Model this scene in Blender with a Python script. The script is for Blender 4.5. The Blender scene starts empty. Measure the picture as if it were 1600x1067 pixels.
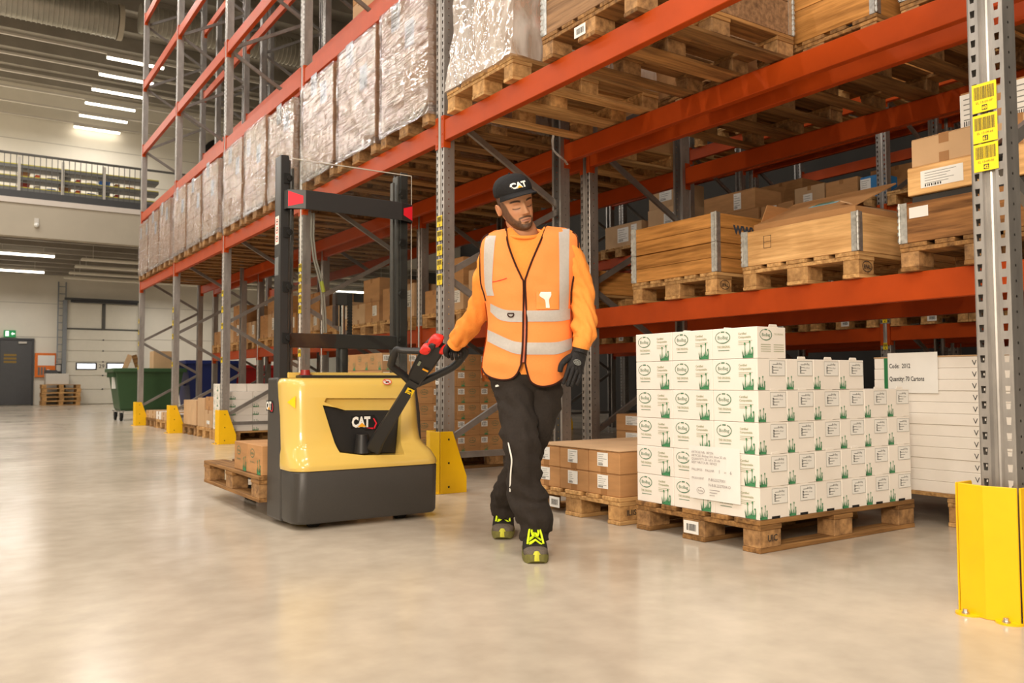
import bpy, bmesh, math, random
from mathutils import Vector, Matrix, noise
random.seed(7)
PI = math.pi
S = bpy.context.scene
COL = S.collection

# ------------------------------------------------------------------ camera
F_PX, YAW, PITCH, ROLL, CAM_H = 1308.0, 0.5906, 0.0484, -0.0035, 0.755
fw = Vector((math.sin(YAW)*math.cos(PITCH), math.cos(YAW)*math.cos(PITCH), math.sin(PITCH)))
_r0 = Vector((math.cos(YAW), -math.sin(YAW), 0)); _u0 = _r0.cross(fw)
rt = math.cos(ROLL)*_r0 + math.sin(ROLL)*_u0
up = -math.sin(ROLL)*_r0 + math.cos(ROLL)*_u0
CAM = Vector((0, 0, CAM_H))
cd = bpy.data.cameras.new('camera'); cam = bpy.data.objects.new('camera', cd); COL.objects.link(cam)
cam.matrix_world = Matrix(((rt.x, up.x, -fw.x, 0), (rt.y, up.y, -fw.y, 0), (rt.z, up.z, -fw.z, CAM_H), (0, 0, 0, 1)))
cd.sensor_width = 36; cd.lens = F_PX/1600*36; cd.clip_end = 200; cd.clip_start = 0.05
cd.dof.use_dof = True; cd.dof.focus_distance = 3.9; cd.dof.aperture_fstop = 5.0
S.camera = cam

# ------------------------------------------------------------------ world, view, light of seen and assumed lamps
w = bpy.data.worlds.new('world'); S.world = w; w.use_nodes = True
w.node_tree.nodes['Background'].inputs[0].default_value = (1.0, 0.95, 0.88, 1)
w.node_tree.nodes['Background'].inputs[1].default_value = 0.25
S.view_settings.view_transform = 'Standard'; S.view_settings.look = 'None'
S.view_settings.exposure = 0.0; S.view_settings.gamma = 1.0; S.view_settings.use_curve_mapping = False
WARM = (1.0, 0.94, 0.86)
def area_light(x, y, z, sx, sy, power, color=WARM):
    l = bpy.data.lights.new('lamp_or_assumed_light', 'AREA'); l.shape = 'RECTANGLE'; l.size = sx; l.size_y = sy
    l.energy = power; l.color = color
    o = bpy.data.objects.new('lamp_or_assumed_light', l); COL.objects.link(o); o.location = (x, y, z)
    return o
ASSUMED_LAMP_ROWS = [-7.5, -3.5, 0.5, 4.5, 8.5, 12.5, 16.5, 20.5]
ASSUMED_LAMP_COLUMNS = [-8.0, -2.2, 0.9]  # unseen lamps assumed to continue over the aisle; lights only, none modelled
for ly in ASSUMED_LAMP_ROWS:
    for lx in ASSUMED_LAMP_COLUMNS:
        area_light(lx, ly, 9.9, 1.6, 0.14, 125)
for ly in (26.4, 29.4, 32.4):
    for lx, pw in ((-7.0, 230), (-2.0, 200), (4.3, 60)):  # two columns left of the modelled lamps are added unseen, reflecting in the film
        area_light(lx, ly, 9.75, 1.6, 0.14, pw, (1.0, 0.95, 0.88))
for ly in (26.5, 29.5, 32.0):
    for lx in (1.5, 6.5, 11.0):  # assumed spread of lights under the gallery, not one per modelled lamp
        area_light(lx, ly, 3.95, 1.4, 0.12, 35)
# assumed soft light, no lamp modelled, added well behind and left of the camera
sl = area_light(-3.6, -2.2, 3.2, 1.6, 1.6, 410, (1.0, 0.85, 0.68)); sl.rotation_euler = (Vector((2.4, 2.9, 0.5))-Vector((-3.6, -2.2, 3.2))).to_track_quat('-Z', 'Y').to_euler()  # added to brighten the near cartons and floor from the left

# ------------------------------------------------------------------ helpers
def at(u, v, X=None, Y=None, Z=None, d=None):
    """the point that photograph pixel (u, v) shows on a plane X=, Y=, Z= or at depth d"""
    r = fw + rt*((u-800)/F_PX) - up*((v-533.5)/F_PX)
    if X is not None: t = X/r.x
    elif Y is not None: t = Y/r.y
    elif Z is not None: t = (Z-CAM_H)/r.z
    else: t = d
    return CAM + r*t
def lin(c):
    def f(x):
        x /= 255.0
        return x/12.92 if x <= 0.04045 else ((x+0.055)/1.055)**2.4
    return (f(c[0]), f(c[1]), f(c[2]), 1)
class MB:
    def __init__(s): s.v = []; s.f = []; s.m = []; s.sm = []
    def add(s, vs, fs, m=0, sm=False):
        b = len(s.v); s.v.extend([tuple(p) for p in vs])
        for f in fs: s.f.append([i+b for i in f]); s.m.append(m); s.sm.append(sm)
        return s
    def box(s, x0, x1, y0, y1, z0, z1, m=0):
        return s.add([(x0,y0,z0),(x1,y0,z0),(x1,y1,z0),(x0,y1,z0),(x0,y0,z1),(x1,y0,z1),(x1,y1,z1),(x0,y1,z1)],
              [(0,3,2,1),(4,5,6,7),(0,1,5,4),(1,2,6,5),(2,3,7,6),(3,0,4,7)], m)
    def bar(s, p, q, w, h, m=0, ref=(0,0,1)):
        p = Vector(p); q = Vector(q); a = (q-p).normalized(); r = Vector(ref)
        b = a.cross(r)
        if b.length < 1e-4: b = a.cross(Vector((1,0,0)))
        b.normalize(); c = b.cross(a).normalized()
        vs = [o + b*(sx*w/2) + c*(sy*h/2) for o in (p, q) for sx, sy in ((-1,-1),(1,-1),(1,1),(-1,1))]
        return s.add(vs, [(0,1,2,3),(7,6,5,4),(0,4,5,1),(1,5,6,2),(2,6,7,3),(3,7,4,0)], m)
    def prism(s, pts, axis, a, b, m=0):
        """polygon pts in the plane across axis ('x': (y,z), 'y': (x,z), 'z': (x,y)), from a to b"""
        def P(p, t): return (t, p[0], p[1]) if axis == 'x' else (p[0], t, p[1]) if axis == 'y' else (p[0], p[1], t)
        n = len(pts)
        return s.add([P(p, a) for p in pts]+[P(p, b) for p in pts],
              [tuple(range(n))[::-1], tuple(range(n, 2*n))]+[(i, (i+1) % n, n+(i+1) % n, n+i) for i in range(n)], m)
    def loft(s, rings, m=0, caps=True, closed=True, sm=True):
        n = len(rings[0]); vs = [p for r in rings for p in r]; fs = []
        for i in range(len(rings)-1):
            for j in range(n if closed else n-1):
                k = (j+1) % n
                fs.append((i*n+j, i*n+k, (i+1)*n+k, (i+1)*n+j))
        s.add(vs, fs, m, sm)
        if caps:
            b = len(s.v)-len(vs)
            s.f.append([b+j for j in range(n)][::-1]); s.m.append(m); s.sm.append(False)
            s.f.append([b+(len(rings)-1)*n+j for j in range(n)]); s.m.append(m); s.sm.append(False)
        return s
    def tube(s, pts, r, n=8, m=0, caps=True, sm=True):
        pts = [Vector(p) for p in pts]; rings = []; prev = None
        for i, p in enumerate(pts):
            a = (pts[min(i+1, len(pts)-1)]-pts[max(i-1, 0)]).normalized()
            b = prev if prev is not None else (Vector((0,0,1)) if abs(a.z) < .9 else Vector((1,0,0)))
            b = (b - a*b.dot(a)).normalized(); prev = b; c = a.cross(b)
            rr = r[i] if isinstance(r, (list, tuple)) else r
            rings.append([p + b*(rr*math.cos(2*PI*k/n)) + c*(rr*math.sin(2*PI*k/n)) for k in range(n)])
        return s.loft(rings, m, caps, True, sm)
    def ball(s, c, r, m=0, n=10, sc=(1,1,1)):
        c = Vector(c); rings = []
        for i in range(n//2+1):
            a = PI*i/(n//2); rr = max(math.sin(a), 0.02)
            rings.append([c + Vector((sc[0]*r*rr*math.cos(2*PI*k/n), sc[1]*r*rr*math.sin(2*PI*k/n), -sc[2]*r*math.cos(a))) for k in range(n)])
        return s.loft(rings, m)
    def addmesh(s, me, M, m=0):
        return s.add([M @ v.co for v in me.vertices], [tuple(p.vertices) for p in me.polygons], m)
    def on(s, M, pts, m=0):
        """flat polygon given in a face's own 2-D frame M"""
        return s.add([M @ Vector((p[0], p[1], p[2] if len(p) > 2 else 0)) for p in pts], [tuple(range(len(pts)))], m)
    def rect(s, M, x0, y0, x1, y1, m=0, z=0.0):
        return s.on(M, [(x0,y0,z),(x1,y0,z),(x1,y1,z),(x0,y1,z)], m)
    def ring(s, M, cx, cy, rx, ry, t, m=0, z=0.0, n=28, a0=0, a1=2*PI):
        for i in range(n):
            a = a0+(a1-a0)*i/n; b = a0+(a1-a0)*(i+1)/n
            s.on(M, [(cx+(rx-t)*math.cos(a), cy+(ry-t)*math.sin(a), z), (cx+rx*math.cos(a), cy+ry*math.sin(a), z),
                     (cx+rx*math.cos(b), cy+ry*math.sin(b), z), (cx+(rx-t)*math.cos(b), cy+(ry-t)*math.sin(b), z)], m)
        return s
    def mesh(s, name, mats, bevel=0.0, angle=40, seg=1):
        me = bpy.data.meshes.new(name); me.from_pydata(s.v, [], s.f)
        for m in mats: me.materials.append(m)
        me.polygons.foreach_set('material_index', s.m); me.polygons.foreach_set('use_smooth', s.sm)
        me.update()
        if bevel > 0:
            bm = bmesh.new(); bm.from_mesh(me)
            ed = [e for e in bm.edges if len(e.link_faces) == 2 and e.calc_face_angle(0) > 0.6]
            bmesh.ops.bevel(bm, geom=ed, offset=bevel, segments=seg, affect='EDGES', profile=0.6)
            bm.to_mesh(me); bm.free()
        if any(s.sm):
            me.set_sharp_from_angle(angle=math.radians(angle))
        return me
KIDS = {}
def obj(name, me, parent=None, loc=None, rz=None):
    o = bpy.data.objects.new(name, me); COL.objects.link(o)
    if parent is not None:
        o.parent = parent; KIDS.setdefault(parent.name, []).append(o)
    if loc is not None: o.location = loc
    if rz is not None: o.rotation_euler = (0, 0, rz)
    return o
def tag(o, label, cat, group=None, kind=None):
    o['label'] = label; o['category'] = cat
    if group: o['group'] = group
    if kind: o['kind'] = kind
    return o
def thing(name, label, cat, loc=(0,0,0), rz=0, group=None):
    o = bpy.data.objects.new(name, None); COL.objects.link(o); o.empty_display_size = 0.1
    o.location = loc; o.rotation_euler = (0, 0, rz)
    return tag(o, label, cat, group)
def struct(name, me, parent=None):
    o = obj(name, me, parent)
    if parent is None: o['kind'] = 'structure'
    return o
def dup(root, loc=None, rz=None, label=None, group=None):
    r = root.copy(); COL.objects.link(r)
    if loc is not None: r.location = loc
    if rz is not None: r.rotation_euler = (0, 0, rz)
    if label: r['label'] = label
    if group: r['group'] = group
    for ch in KIDS.get(root.name, []):
        if ch.get('mark'): continue
        c = ch.copy(); COL.objects.link(c); c.parent = r; KIDS.setdefault(r.name, []).append(c)
        for g in KIDS.get(ch.name, []):
            d = g.copy(); COL.objects.link(d); d.parent = c; KIDS.setdefault(c.name, []).append(d)
    return r
def fm(o, u, v):
    """frame of a flat face: origin o, across u, up v"""
    u = Vector(u).normalized(); v = Vector(v).normalized(); n = u.cross(v); o = Vector(o)
    return Matrix(((u.x, v.x, n.x, o.x), (u.y, v.y, n.y, o.y), (u.z, v.z, n.z, o.z), (0,0,0,1)))
_txt = {}
def text(t, size, align='LEFT', bold=0.0):
    k = (t, round(size, 4), align, bold)
    if k not in _txt:
        c = bpy.data.curves.new('txt', 'FONT'); c.body = t; c.size = size; c.align_x = align; c.resolution_u = 2; c.offset = bold
        o = bpy.data.objects.new('txt', c); COL.objects.link(o); bpy.context.view_layer.update()
        me = bpy.data.meshes.new_from_object(o.evaluated_get(bpy.context.evaluated_depsgraph_get()))
        bpy.data.objects.remove(o); _txt[k] = me
    return _txt[k]
def put(mb, M, t, x, y, size, m=0, align='LEFT', z=0.0004, bold=0.0, sx=1.0):
    return mb.addmesh(text(t, size, align, bold), M @ Matrix.Translation((x, y, z)) @ Matrix.Diagonal((sx, 1, 1, 1)), m)
def smooth(pts, n=4):
    out = []
    for i in range(len(pts)-1):
        p0, p1, p2, p3 = pts[max(i-1, 0)], pts[i], pts[i+1], pts[min(i+2, len(pts)-1)]
        for k in range(n):
            t = k/n; out.append(0.5*((2*p1)+(p2-p0)*t+(2*p0-5*p1+4*p2-p3)*t*t+(3*p1-p0-3*p2+p3)*t**3))
    return out+[pts[-1]]
def skin(name, pts, edges, radii, mat, root=0, sub=2):
    me = bpy.data.meshes.new(name); me.from_pydata([tuple(p) for p in pts], edges, []); o = bpy.data.objects.new(name, me); COL.objects.link(o)
    md = o.modifiers.new('s', 'SKIN'); md.use_smooth_shade = True
    for i, sv in enumerate(me.skin_vertices[0].data):
        r = radii[i]; sv.radius = (r, r) if not isinstance(r, tuple) else r; sv.use_root = (i == root)
    md2 = o.modifiers.new('b', 'SUBSURF'); md2.levels = sub; md2.render_levels = sub
    bpy.context.view_layer.update()
    m2 = bpy.data.meshes.new_from_object(o.evaluated_get(bpy.context.evaluated_depsgraph_get()))
    m2.materials.clear(); m2.materials.append(mat); m2.polygons.foreach_set('use_smooth', [True]*len(m2.polygons))
    bpy.data.objects.remove(o); m2.name = name
    return m2

# ------------------------------------------------------------------ materials
def mat(name, rgb, rough=0.6, metal=0.0, var=0.0, scale=8.0, bump=0.0, bscale=None, stretch=(1,1,1), rnd=0.0, spec=0.5, emit=None, coat=0.0, dark=None, tint=None):
    """procedural surface: base colour broken up by noise (var), a per-object shift (rnd), relief (bump)"""
    m = bpy.data.materials.new(name); m.use_nodes = True; nt = m.node_tree; N = nt.nodes; L = nt.links
    b = N['Principled BSDF']; c = lin(rgb)
    b.inputs['Base Color'].default_value = c; b.inputs['Roughness'].default_value = rough; b.inputs['Metallic'].default_value = metal
    b.inputs['Specular IOR Level'].default_value = spec; b.inputs['Coat Weight'].default_value = coat; b.inputs['Coat Roughness'].default_value = 0.08
    if emit:
        b.inputs['Emission Color'].default_value = c; b.inputs['Emission Strength'].default_value = emit
    if var or bump or rnd:
        tc = N.new('ShaderNodeTexCoord'); mp = N.new('ShaderNodeMapping'); mp.inputs['Scale'].default_value = stretch
        L.new(tc.outputs['Object'], mp.inputs['Vector'])
        oi = N.new('ShaderNodeObjectInfo')
        if rnd:
            ad = N.new('ShaderNodeVectorMath'); ad.operation = 'SCALE'; ad.inputs[0].default_value = (31, 17, 23)
            L.new(oi.outputs['Random'], ad.inputs['Scale']); L.new(ad.outputs['Vector'], mp.inputs['Location'])
        nz = N.new('ShaderNodeTexNoise'); nz.inputs['Scale'].default_value = scale; nz.inputs['Detail'].default_value = 5; nz.inputs['Roughness'].default_value = 0.6
        L.new(mp.outputs['Vector'], nz.inputs['Vector'])
        col = None
        if var:
            mx = N.new('ShaderNodeMix'); mx.data_type = 'RGBA'
            dk = lin(dark) if dark else tuple(x*(1-var) for x in c[:3])+(1,)
            hi = tuple(min(1, x*(1+var*0.5)) for x in c[:3])+(1,)
            mx.inputs[6].default_value = dk; mx.inputs[7].default_value = hi
            mr = N.new('ShaderNodeMapRange'); mr.inputs[1].default_value = 0.3; mr.inputs[2].default_value = 0.68
            L.new(nz.outputs['Fac'], mr.inputs[0]); L.new(mr.outputs[0], mx.inputs[0]); col = mx.outputs[2]
        if rnd:
            hs = N.new('ShaderNodeHueSaturation')
            m1 = N.new('ShaderNodeMapRange'); m1.inputs[3].default_value = 1-rnd; m1.inputs[4].default_value = 1+rnd*0.6
            L.new(oi.outputs['Random'], m1.inputs[0]); L.new(m1.outputs[0], hs.inputs['Value'])
            if col is not None: L.new(col, hs.inputs['Color'])
            else: hs.inputs['Color'].default_value = c
            col = hs.outputs['Color']
        if col is not None: L.new(col, b.inputs['Base Color'])
        if bump:
            nb = N.new('ShaderNodeTexNoise'); nb.inputs['Scale'].default_value = bscale or scale; nb.inputs['Detail'].default_value = 4
            L.new(mp.outputs['Vector'], nb.inputs['Vector'])
            bp = N.new('ShaderNodeBump'); bp.inputs['Strength'].default_value = bump; bp.inputs['Distance'].default_value = 0.02
            L.new(nb.outputs['Fac'], bp.inputs['Height']); L.new(bp.outputs['Normal'], b.inputs['Normal'])
    return m
def wood(name, rgb, dark, rnd=0.25, axis=0):
    st = [34, 34, 34]; st[axis] = 2.2
    return mat(name, rgb, 0.75, var=0.5, scale=1.0, bump=0.25, stretch=tuple(st), rnd=rnd, dark=dark, spec=0.25)
def film(name, tint=(214, 206, 204), haze=0.13, gloss=0.48, bump=1.0, sc=(3, 2, 20)):
    m = bpy.data.materials.new(name); m.use_nodes = True; nt = m.node_tree; N = nt.nodes; L = nt.links
    N.remove(N['Principled BSDF']); out = N['Material Output']
    tr = N.new('ShaderNodeBsdfTransparent'); tr.inputs[0].default_value = (0.95, 0.93, 0.92, 1)
    df = N.new('ShaderNodeBsdfDiffuse'); df.inputs[0].default_value = lin(tint)
    gl = N.new('ShaderNodeBsdfGlossy'); gl.inputs['Roughness'].default_value = 0.07
    tc = N.new('ShaderNodeTexCoord'); mp = N.new('ShaderNodeMapping'); mp.inputs['Scale'].default_value = sc; mp.inputs['Rotation'].default_value = (0.12, 0, 0)
    oi = N.new('ShaderNodeObjectInfo'); vm = N.new('ShaderNodeVectorMath'); vm.operation = 'SCALE'; vm.inputs[0].default_value = (9, 7, 13)
    L.new(oi.outputs['Random'], vm.inputs['Scale']); L.new(vm.outputs['Vector'], mp.inputs['Location'])
    L.new(tc.outputs['Object'], mp.inputs['Vector'])
    n1 = N.new('ShaderNodeTexNoise'); n1.inputs['Scale'].default_value = 2.0; n1.inputs['Detail'].default_value = 3; n1.inputs['Distortion'].default_value = 0.6
    L.new(mp.outputs['Vector'], n1.inputs['Vector'])
    n2 = N.new('ShaderNodeTexNoise'); n2.inputs['Scale'].default_value = 2.2; n2.inputs['Detail'].default_value = 3
    L.new(tc.outputs['Object'], n2.inputs['Vector'])
    bp = N.new('ShaderNodeBump'); bp.inputs['Strength'].default_value = bump; bp.inputs['Distance'].default_value = 0.022
    ad = N.new('ShaderNodeMath'); ad.operation = 'MULTIPLY_ADD'; ad.inputs[1].default_value = 5.0
    L.new(n2.outputs['Fac'], ad.inputs[0]); L.new(n1.outputs['Fac'], ad.inputs[2]); L.new(ad.outputs[0], bp.inputs['Height'])
    L.new(bp.outputs['Normal'], gl.inputs['Normal'])
    m1 = N.new('ShaderNodeMixShader'); m1.inputs[0].default_value = gloss
    mr = N.new('ShaderNodeMapRange'); mr.inputs[1].default_value = 0.35; mr.inputs[2].default_value = 0.7; mr.inputs[3].default_value = haze*0.5; mr.inputs[4].default_value = haze*1.6
    L.new(n1.outputs['Fac'], mr.inputs[0])
    m2 = N.new('ShaderNodeMixShader'); L.new(mr.outputs[0], m2.inputs[0])
    L.new(tr.outputs[0], m2.inputs[1]); L.new(df.outputs[0], m2.inputs[2])
    L.new(m2.outputs[0], m1.inputs[1]); L.new(gl.outputs[0], m1.inputs[2])
    L.new(m1.outputs[0], out.inputs['Surface'])
    return m
M_steel = mat('galvanised steel', (176, 172, 168), 0.42, 0.75, var=0.25, scale=14, stretch=(1,1,0.3))
M_brace = mat('grey brace steel', (150, 146, 142), 0.45, 0.7, var=0.2, scale=10)
M_orange = mat('orange beam paint', (182, 70, 18), 0.45, 0.0, var=0.10, scale=5, spec=0.18)
M_yellow = mat('yellow guard paint', (250, 196, 8), 0.38, 0, var=0.06, scale=6)
M_bolt = mat('zinc bolt', (190, 188, 184), 0.3, 0.9, var=0.1)
M_hole = mat('black void', (14, 12, 10), 0.8, var=0.1)
M_wood = wood('pallet wood', (206, 164, 108), (146, 104, 60))
M_wood_dark = wood('weathered pallet wood', (160, 118, 70), (96, 66, 38), 0.3)
M_block = mat('pallet block wood', (204, 158, 100), 0.8, var=0.35, scale=22, bump=0.2, rnd=0.2, dark=(150, 108, 62))
M_block_dark = mat('old pallet block', (176, 134, 86), 0.8, var=0.4, scale=22, bump=0.2, rnd=0.2, dark=(112, 80, 48))
M_frame = wood('varnished frame boards', (200, 142, 76), (146, 98, 46), 0.08, 1)
M_frame_x = wood('varnished frame side boards', (200, 142, 76), (146, 98, 46), 0.08, 0)
M_frame_light_x = wood('pale pine side boards', (226, 182, 124), (196, 148, 92), 0.08, 0)
M_frame_light = wood('pale pine frame boards', (226, 182, 124), (196, 148, 92), 0.08, 1)
M_frame_old = wood('weathered frame boards', (160, 112, 66), (92, 60, 34), 0.1, 1)
M_hinge = mat('galvanised hinge', (206, 206, 202), 0.32, 0.8, var=0.35, scale=30)
M_card = mat('brown cardboard', (190, 142, 94), 0.78, var=0.14, scale=4, stretch=(1,1,6), rnd=0.10, spec=0.25)
M_card_light = mat('pale cardboard', (206, 170, 130), 0.78, var=0.10, scale=4, rnd=0.10, spec=0.25)
M_tape = mat('brown tape', (168, 122, 78), 0.25, var=0.08)
M_tape_clear = mat('shiny tape', (196, 180, 160), 0.2, var=0.15, scale=20)
M_white = mat('white carton board', (243, 236, 226), 0.6, var=0.04, scale=5, spec=0.3)
M_paper = mat('white paper', (240, 238, 232), 0.7, var=0.03)
M_ink = mat('black ink', (44, 42, 42), 0.7, var=0.05)
M_grey_ink = mat('grey ink', (132, 134, 128), 0.7, var=0.05)
M_green_ink = mat('green ink', (66, 140, 92), 0.7, var=0.25, scale=30)
M_green_dark = mat('dark green ink', (72, 122, 92), 0.7, var=0.1)
M_olive_ink = mat('olive ink', (168, 172, 140), 0.7, var=0.05)
M_label_yellow = mat('yellow label', (250, 218, 30), 0.5, var=0.04)
M_film = film('stretch film')
M_film_white = film('milky film', (232, 224, 216), 0.55, 0.28, 0.6, (6, 6, 2))
# ------------------------------------------------------------------ the hall
XR = 2.805                       # front plane of the rack along the aisle
YK = [1.325, 5.025, 7.825, 10.625, 13.425, 16.225]
PW = 0.11                        # width of a rack post
def floor_mat():
    m = bpy.data.materials.new('polished concrete'); m.use_nodes = True; nt = m.node_tree; N = nt.nodes; L = nt.links
    b = N['Principled BSDF']; tc = N.new('ShaderNodeTexCoord')
    def nz(sc, det, st=None):
        n = N.new('ShaderNodeTexNoise'); n.inputs['Scale'].default_value = sc; n.inputs['Detail'].default_value = det
        if st:
            mp = N.new('ShaderNodeMapping'); mp.inputs['Scale'].default_value = st; L.new(tc.outputs['Object'], mp.inputs[0]); L.new(mp.outputs[0], n.inputs['Vector'])
        else: L.new(tc.outputs['Object'], n.inputs['Vector'])
        return n
    n1 = nz(0.9, 6); n2 = nz(7, 5); n3 = nz(60, 2)
    cr = N.new('ShaderNodeValToRGB'); e = cr.color_ramp.elements
    e[0].position = 0.30; e[0].color = lin((172, 160, 143)); e[1].position = 0.72; e[1].color = lin((206, 193, 174))
    mx = N.new('ShaderNodeMath'); mx.operation = 'MULTIPLY_ADD'; mx.inputs[1].default_value = 0.5
    L.new(n2.outputs['Fac'], mx.inputs[0])
    s2 = N.new('ShaderNodeMath'); s2.operation = 'MULTIPLY'; s2.inputs[1].default_value = 0.55
    L.new(n1.outputs['Fac'], s2.inputs[0]); L.new(s2.outputs[0], mx.inputs[2])
    L.new(mx.outputs[0], cr.inputs[0]); L.new(cr.outputs[0], b.inputs['Base Color'])
    rr = N.new('ShaderNodeMapRange'); rr.inputs[1].default_value = 0.3; rr.inputs[2].default_value = 0.7; rr.inputs[3].default_value = 0.16; rr.inputs[4].default_value = 0.24
    L.new(n1.outputs['Fac'], rr.inputs[0]); L.new(rr.outputs[0], b.inputs['Roughness'])
    b.inputs['Specular IOR Level'].default_value = 0.30
    bp = N.new('ShaderNodeBump'); bp.inputs['Strength'].default_value = 0.03; bp.inputs['Distance'].default_value = 0.01
    L.new(n1.outputs['Fac'], bp.inputs['Height']); L.new(bp.outputs[0], b.inputs['Normal'])
    return m
M_floor = floor_mat()
M_wall = mat('white wall panels', (232, 226, 212), 0.6, var=0.04, scale=1.5)
M_ceil = mat('grey roof deck', (150, 143, 132), 0.7, var=0.12, scale=2)
M_mezz = mat('beige fascia', (188, 178, 160), 0.7, var=0.06, scale=1.2)
M_band = mat('white fascia band', (224, 214, 204), 0.6, var=0.03)
M_dark = mat('dark grey paint', (70, 70, 72), 0.5, var=0.08)
M_rail = mat('grey railing paint', (88, 86, 82), 0.5, var=0.05)
M_duct = mat('spiral duct steel', (176, 172, 160), 0.4, 0.5, var=0.1, scale=3)
M_lamp = mat('lit diffuser', (255, 244, 224), 0.5, emit=9.0)
M_trim = mat('white steel tray', (214, 208, 198), 0.5, var=0.05)
HX0, HX1, HY0, HY1, HZ = -12.0, 14.0, -11.0, 34.0, 11.4
f = MB(); f.box(HX0, HX1, HY0, HY1, -0.2, 0.0); struct('floor', f.mesh('floor', [M_floor]))
c = MB(); c.box(HX0, HX1, HY0, HY1, HZ, HZ+0.2); ceiling = struct('ceiling', c.mesh('ceiling', [M_ceil]))
y = -9.5
rb = MB(); rb.box(HX0+0.01, HX1-0.01, -0.09, 0.09, HZ-0.42, HZ-0.005); rbm = rb.mesh('roof_beam', [M_ceil])
while y < 33.5:
    obj('roof_beam', rbm, ceiling, (0, y, 0)); y += 1.55
w_ = MB(); w_.box(HX0-0.2, HX1+0.2, HY1, HY1+0.2, 0, HZ); wall_back = struct('wall_back', w_.mesh('wall_back', [M_wall]))
# horizontal cladding joints of the far wall
jm = MB(); jm.box(HX0, HX1, -0.012, 0, 0, 0.02); jmm = jm.mesh('cladding_joint', [mat('joint grey', (190, 184, 172), 0.7, var=0.05)])
for z in (1.2, 2.4, 3.6, 5.8, 7.0, 8.2, 9.4): obj('cladding_joint', jmm, wall_back, (0, HY1, z))
w_ = MB(); w_.box(HX0-0.2, HX0, HY0, HY1, 0, HZ); struct('wall_left', w_.mesh('wall_left', [M_wall]))
w_ = MB(); w_.box(HX1, HX1+0.2, HY0, HY1, 0, HZ); struct('wall_right', w_.mesh('wall_right', [mat('wall darkened as shade', (44, 40, 36), 0.7, var=0.06)]))  # wall colour made near black to stand in for the unlit depth behind the racks
w_ = MB(); w_.box(HX0-0.2, HX1+0.2, HY0-0.2, HY0, 0, HZ); struct('wall_front', w_.mesh('wall_front', [M_wall]))

# mezzanine in front of the far wall
MY = 24.0
mz = MB(); mz.box(HX0, HX1, MY, HY1, 4.95, 5.15)
mezz = struct('trim_1', mz.mesh('mezzanine_slab', [M_mezz]))
b1 = MB(); b1.box(HX0, HX1, MY-0.05, MY+0.25, 4.42, 5.24, 0); obj('fascia_panel', b1.mesh('fascia_panel', [M_mezz]), mezz)
b1 = MB(); b1.box(HX0, HX1, MY-0.09, MY+0.2, 5.245, 5.38); obj('fascia_band', b1.mesh('fascia_band', [M_band]), mezz)
b1 = MB(); b1.box(HX0, HX1, MY-0.06, MY-0.03, 5.385, 5.56); obj('toe_board', b1.mesh('toe_board', [M_dark]), mezz)
b1 = MB(); b1.box(HX0, HX1, -0.1, 0.1, 4.55, 4.945); bmm = b1.mesh('joist', [M_ceil])
for k in range(8): obj('joist', bmm, mezz, (0, 25.4+k*1.1, 0))
b1 = MB(); b1.box(-0.15, 0.15, MY+0.26, MY+0.56, 0, 4.94); struct('trim_2', b1.mesh('mezzanine_column', [M_band])).location = (0.66, 0, 0)
rl = thing('railing', 'grey steel railing with thin upright bars along the upper gallery', 'railing', (0, MY, 5.4))
b1 = MB(); b1.box(HX0, HX1, -0.03, 0.03, 1.07, 1.12); obj('handrail', b1.mesh('handrail', [M_rail]), rl)
b1 = MB(); b1.box(-0.008, 0.008, -0.008, 0.008, 0.16, 1.07); bars = b1.mesh('bar', [M_rail])
x = 0.2
while x < 4.2: obj('bar', bars, rl, (x, 0, 0)); x += 0.13

# goods shelves on the gallery
M_shelf = mat('grey shelf steel', (120, 120, 118), 0.5, 0.3, var=0.1)
M_edge = mat('yellow shelf edge', (206, 196, 80), 0.5, var=0.05)
sh = thing('shelving_unit', 'grey metal shelving with yellow edges standing on the gallery', 'shelf', (1.35, MY+0.9, 5.15))
for px in (0, 1.0, 2.0, 3.0):
    p = MB(); p.box(px-0.035, px+0.035, -0.03, 0.03, 0.0, 1.48, 0); obj('post', p.mesh('post', [M_trim]), sh)
for pz in (0.70, 0.99, 1.30):
    p = MB(); p.box(-0.9, 3.4, 0.04, 0.6, pz-0.09, pz, 0); p.box(-0.9, 3.4, 0.03, 0.04, pz-0.015, pz+0.01, 1); obj('shelf_board', p.mesh('shelf_board', [M_shelf, M_edge]), sh)
kinds = [('red', (170, 60, 40)), ('dark blue', (40, 60, 130)), ('brown', (160, 110, 60)), ('cream', (214, 200, 170)), ('grey', (120, 116, 110)), ('orange', (210, 90, 40)), ('blue', (50, 110, 190))]
gm = {k: mat(k+' goods', c, 0.6, var=0.1) for k, c in kinds}
n = 0
for lev, nm in ((0.701, 'lower'), (0.991, 'upper')):
    for i in range(9):
        k = kinds[(i*3+(2 if nm == 'upper' else 0)) % 7][0]; hx = 0.12+0.08*((i*7+len(nm)) % 3)
        b1 = MB(); hh = 0.07+0.04*((i*5+len(nm)) % 3)
        b1.prism([(-hx/2, 0), (hx/2, 0), (hx/2*0.9, hh), (-hx/2*0.9, hh)], 'y', -0.1, 0.1); b1.box(-hx/2-0.005, hx/2+0.005, -0.105, 0.105, hh*0.8, hh*0.9)
        o = obj('goods_box', b1.mesh('goods_box', [gm[k]]), None, (1.35+0.12+i*0.32, MY+1.2, 5.15+lev))
        ords = ['first', 'second', 'third', 'fourth', 'fifth', 'sixth', 'seventh', 'eighth', 'ninth']
        tag(o, f'small {k} goods box, {ords[i]} from left on {nm} gallery shelf', 'box', 'goods on the gallery shelves')

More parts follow.
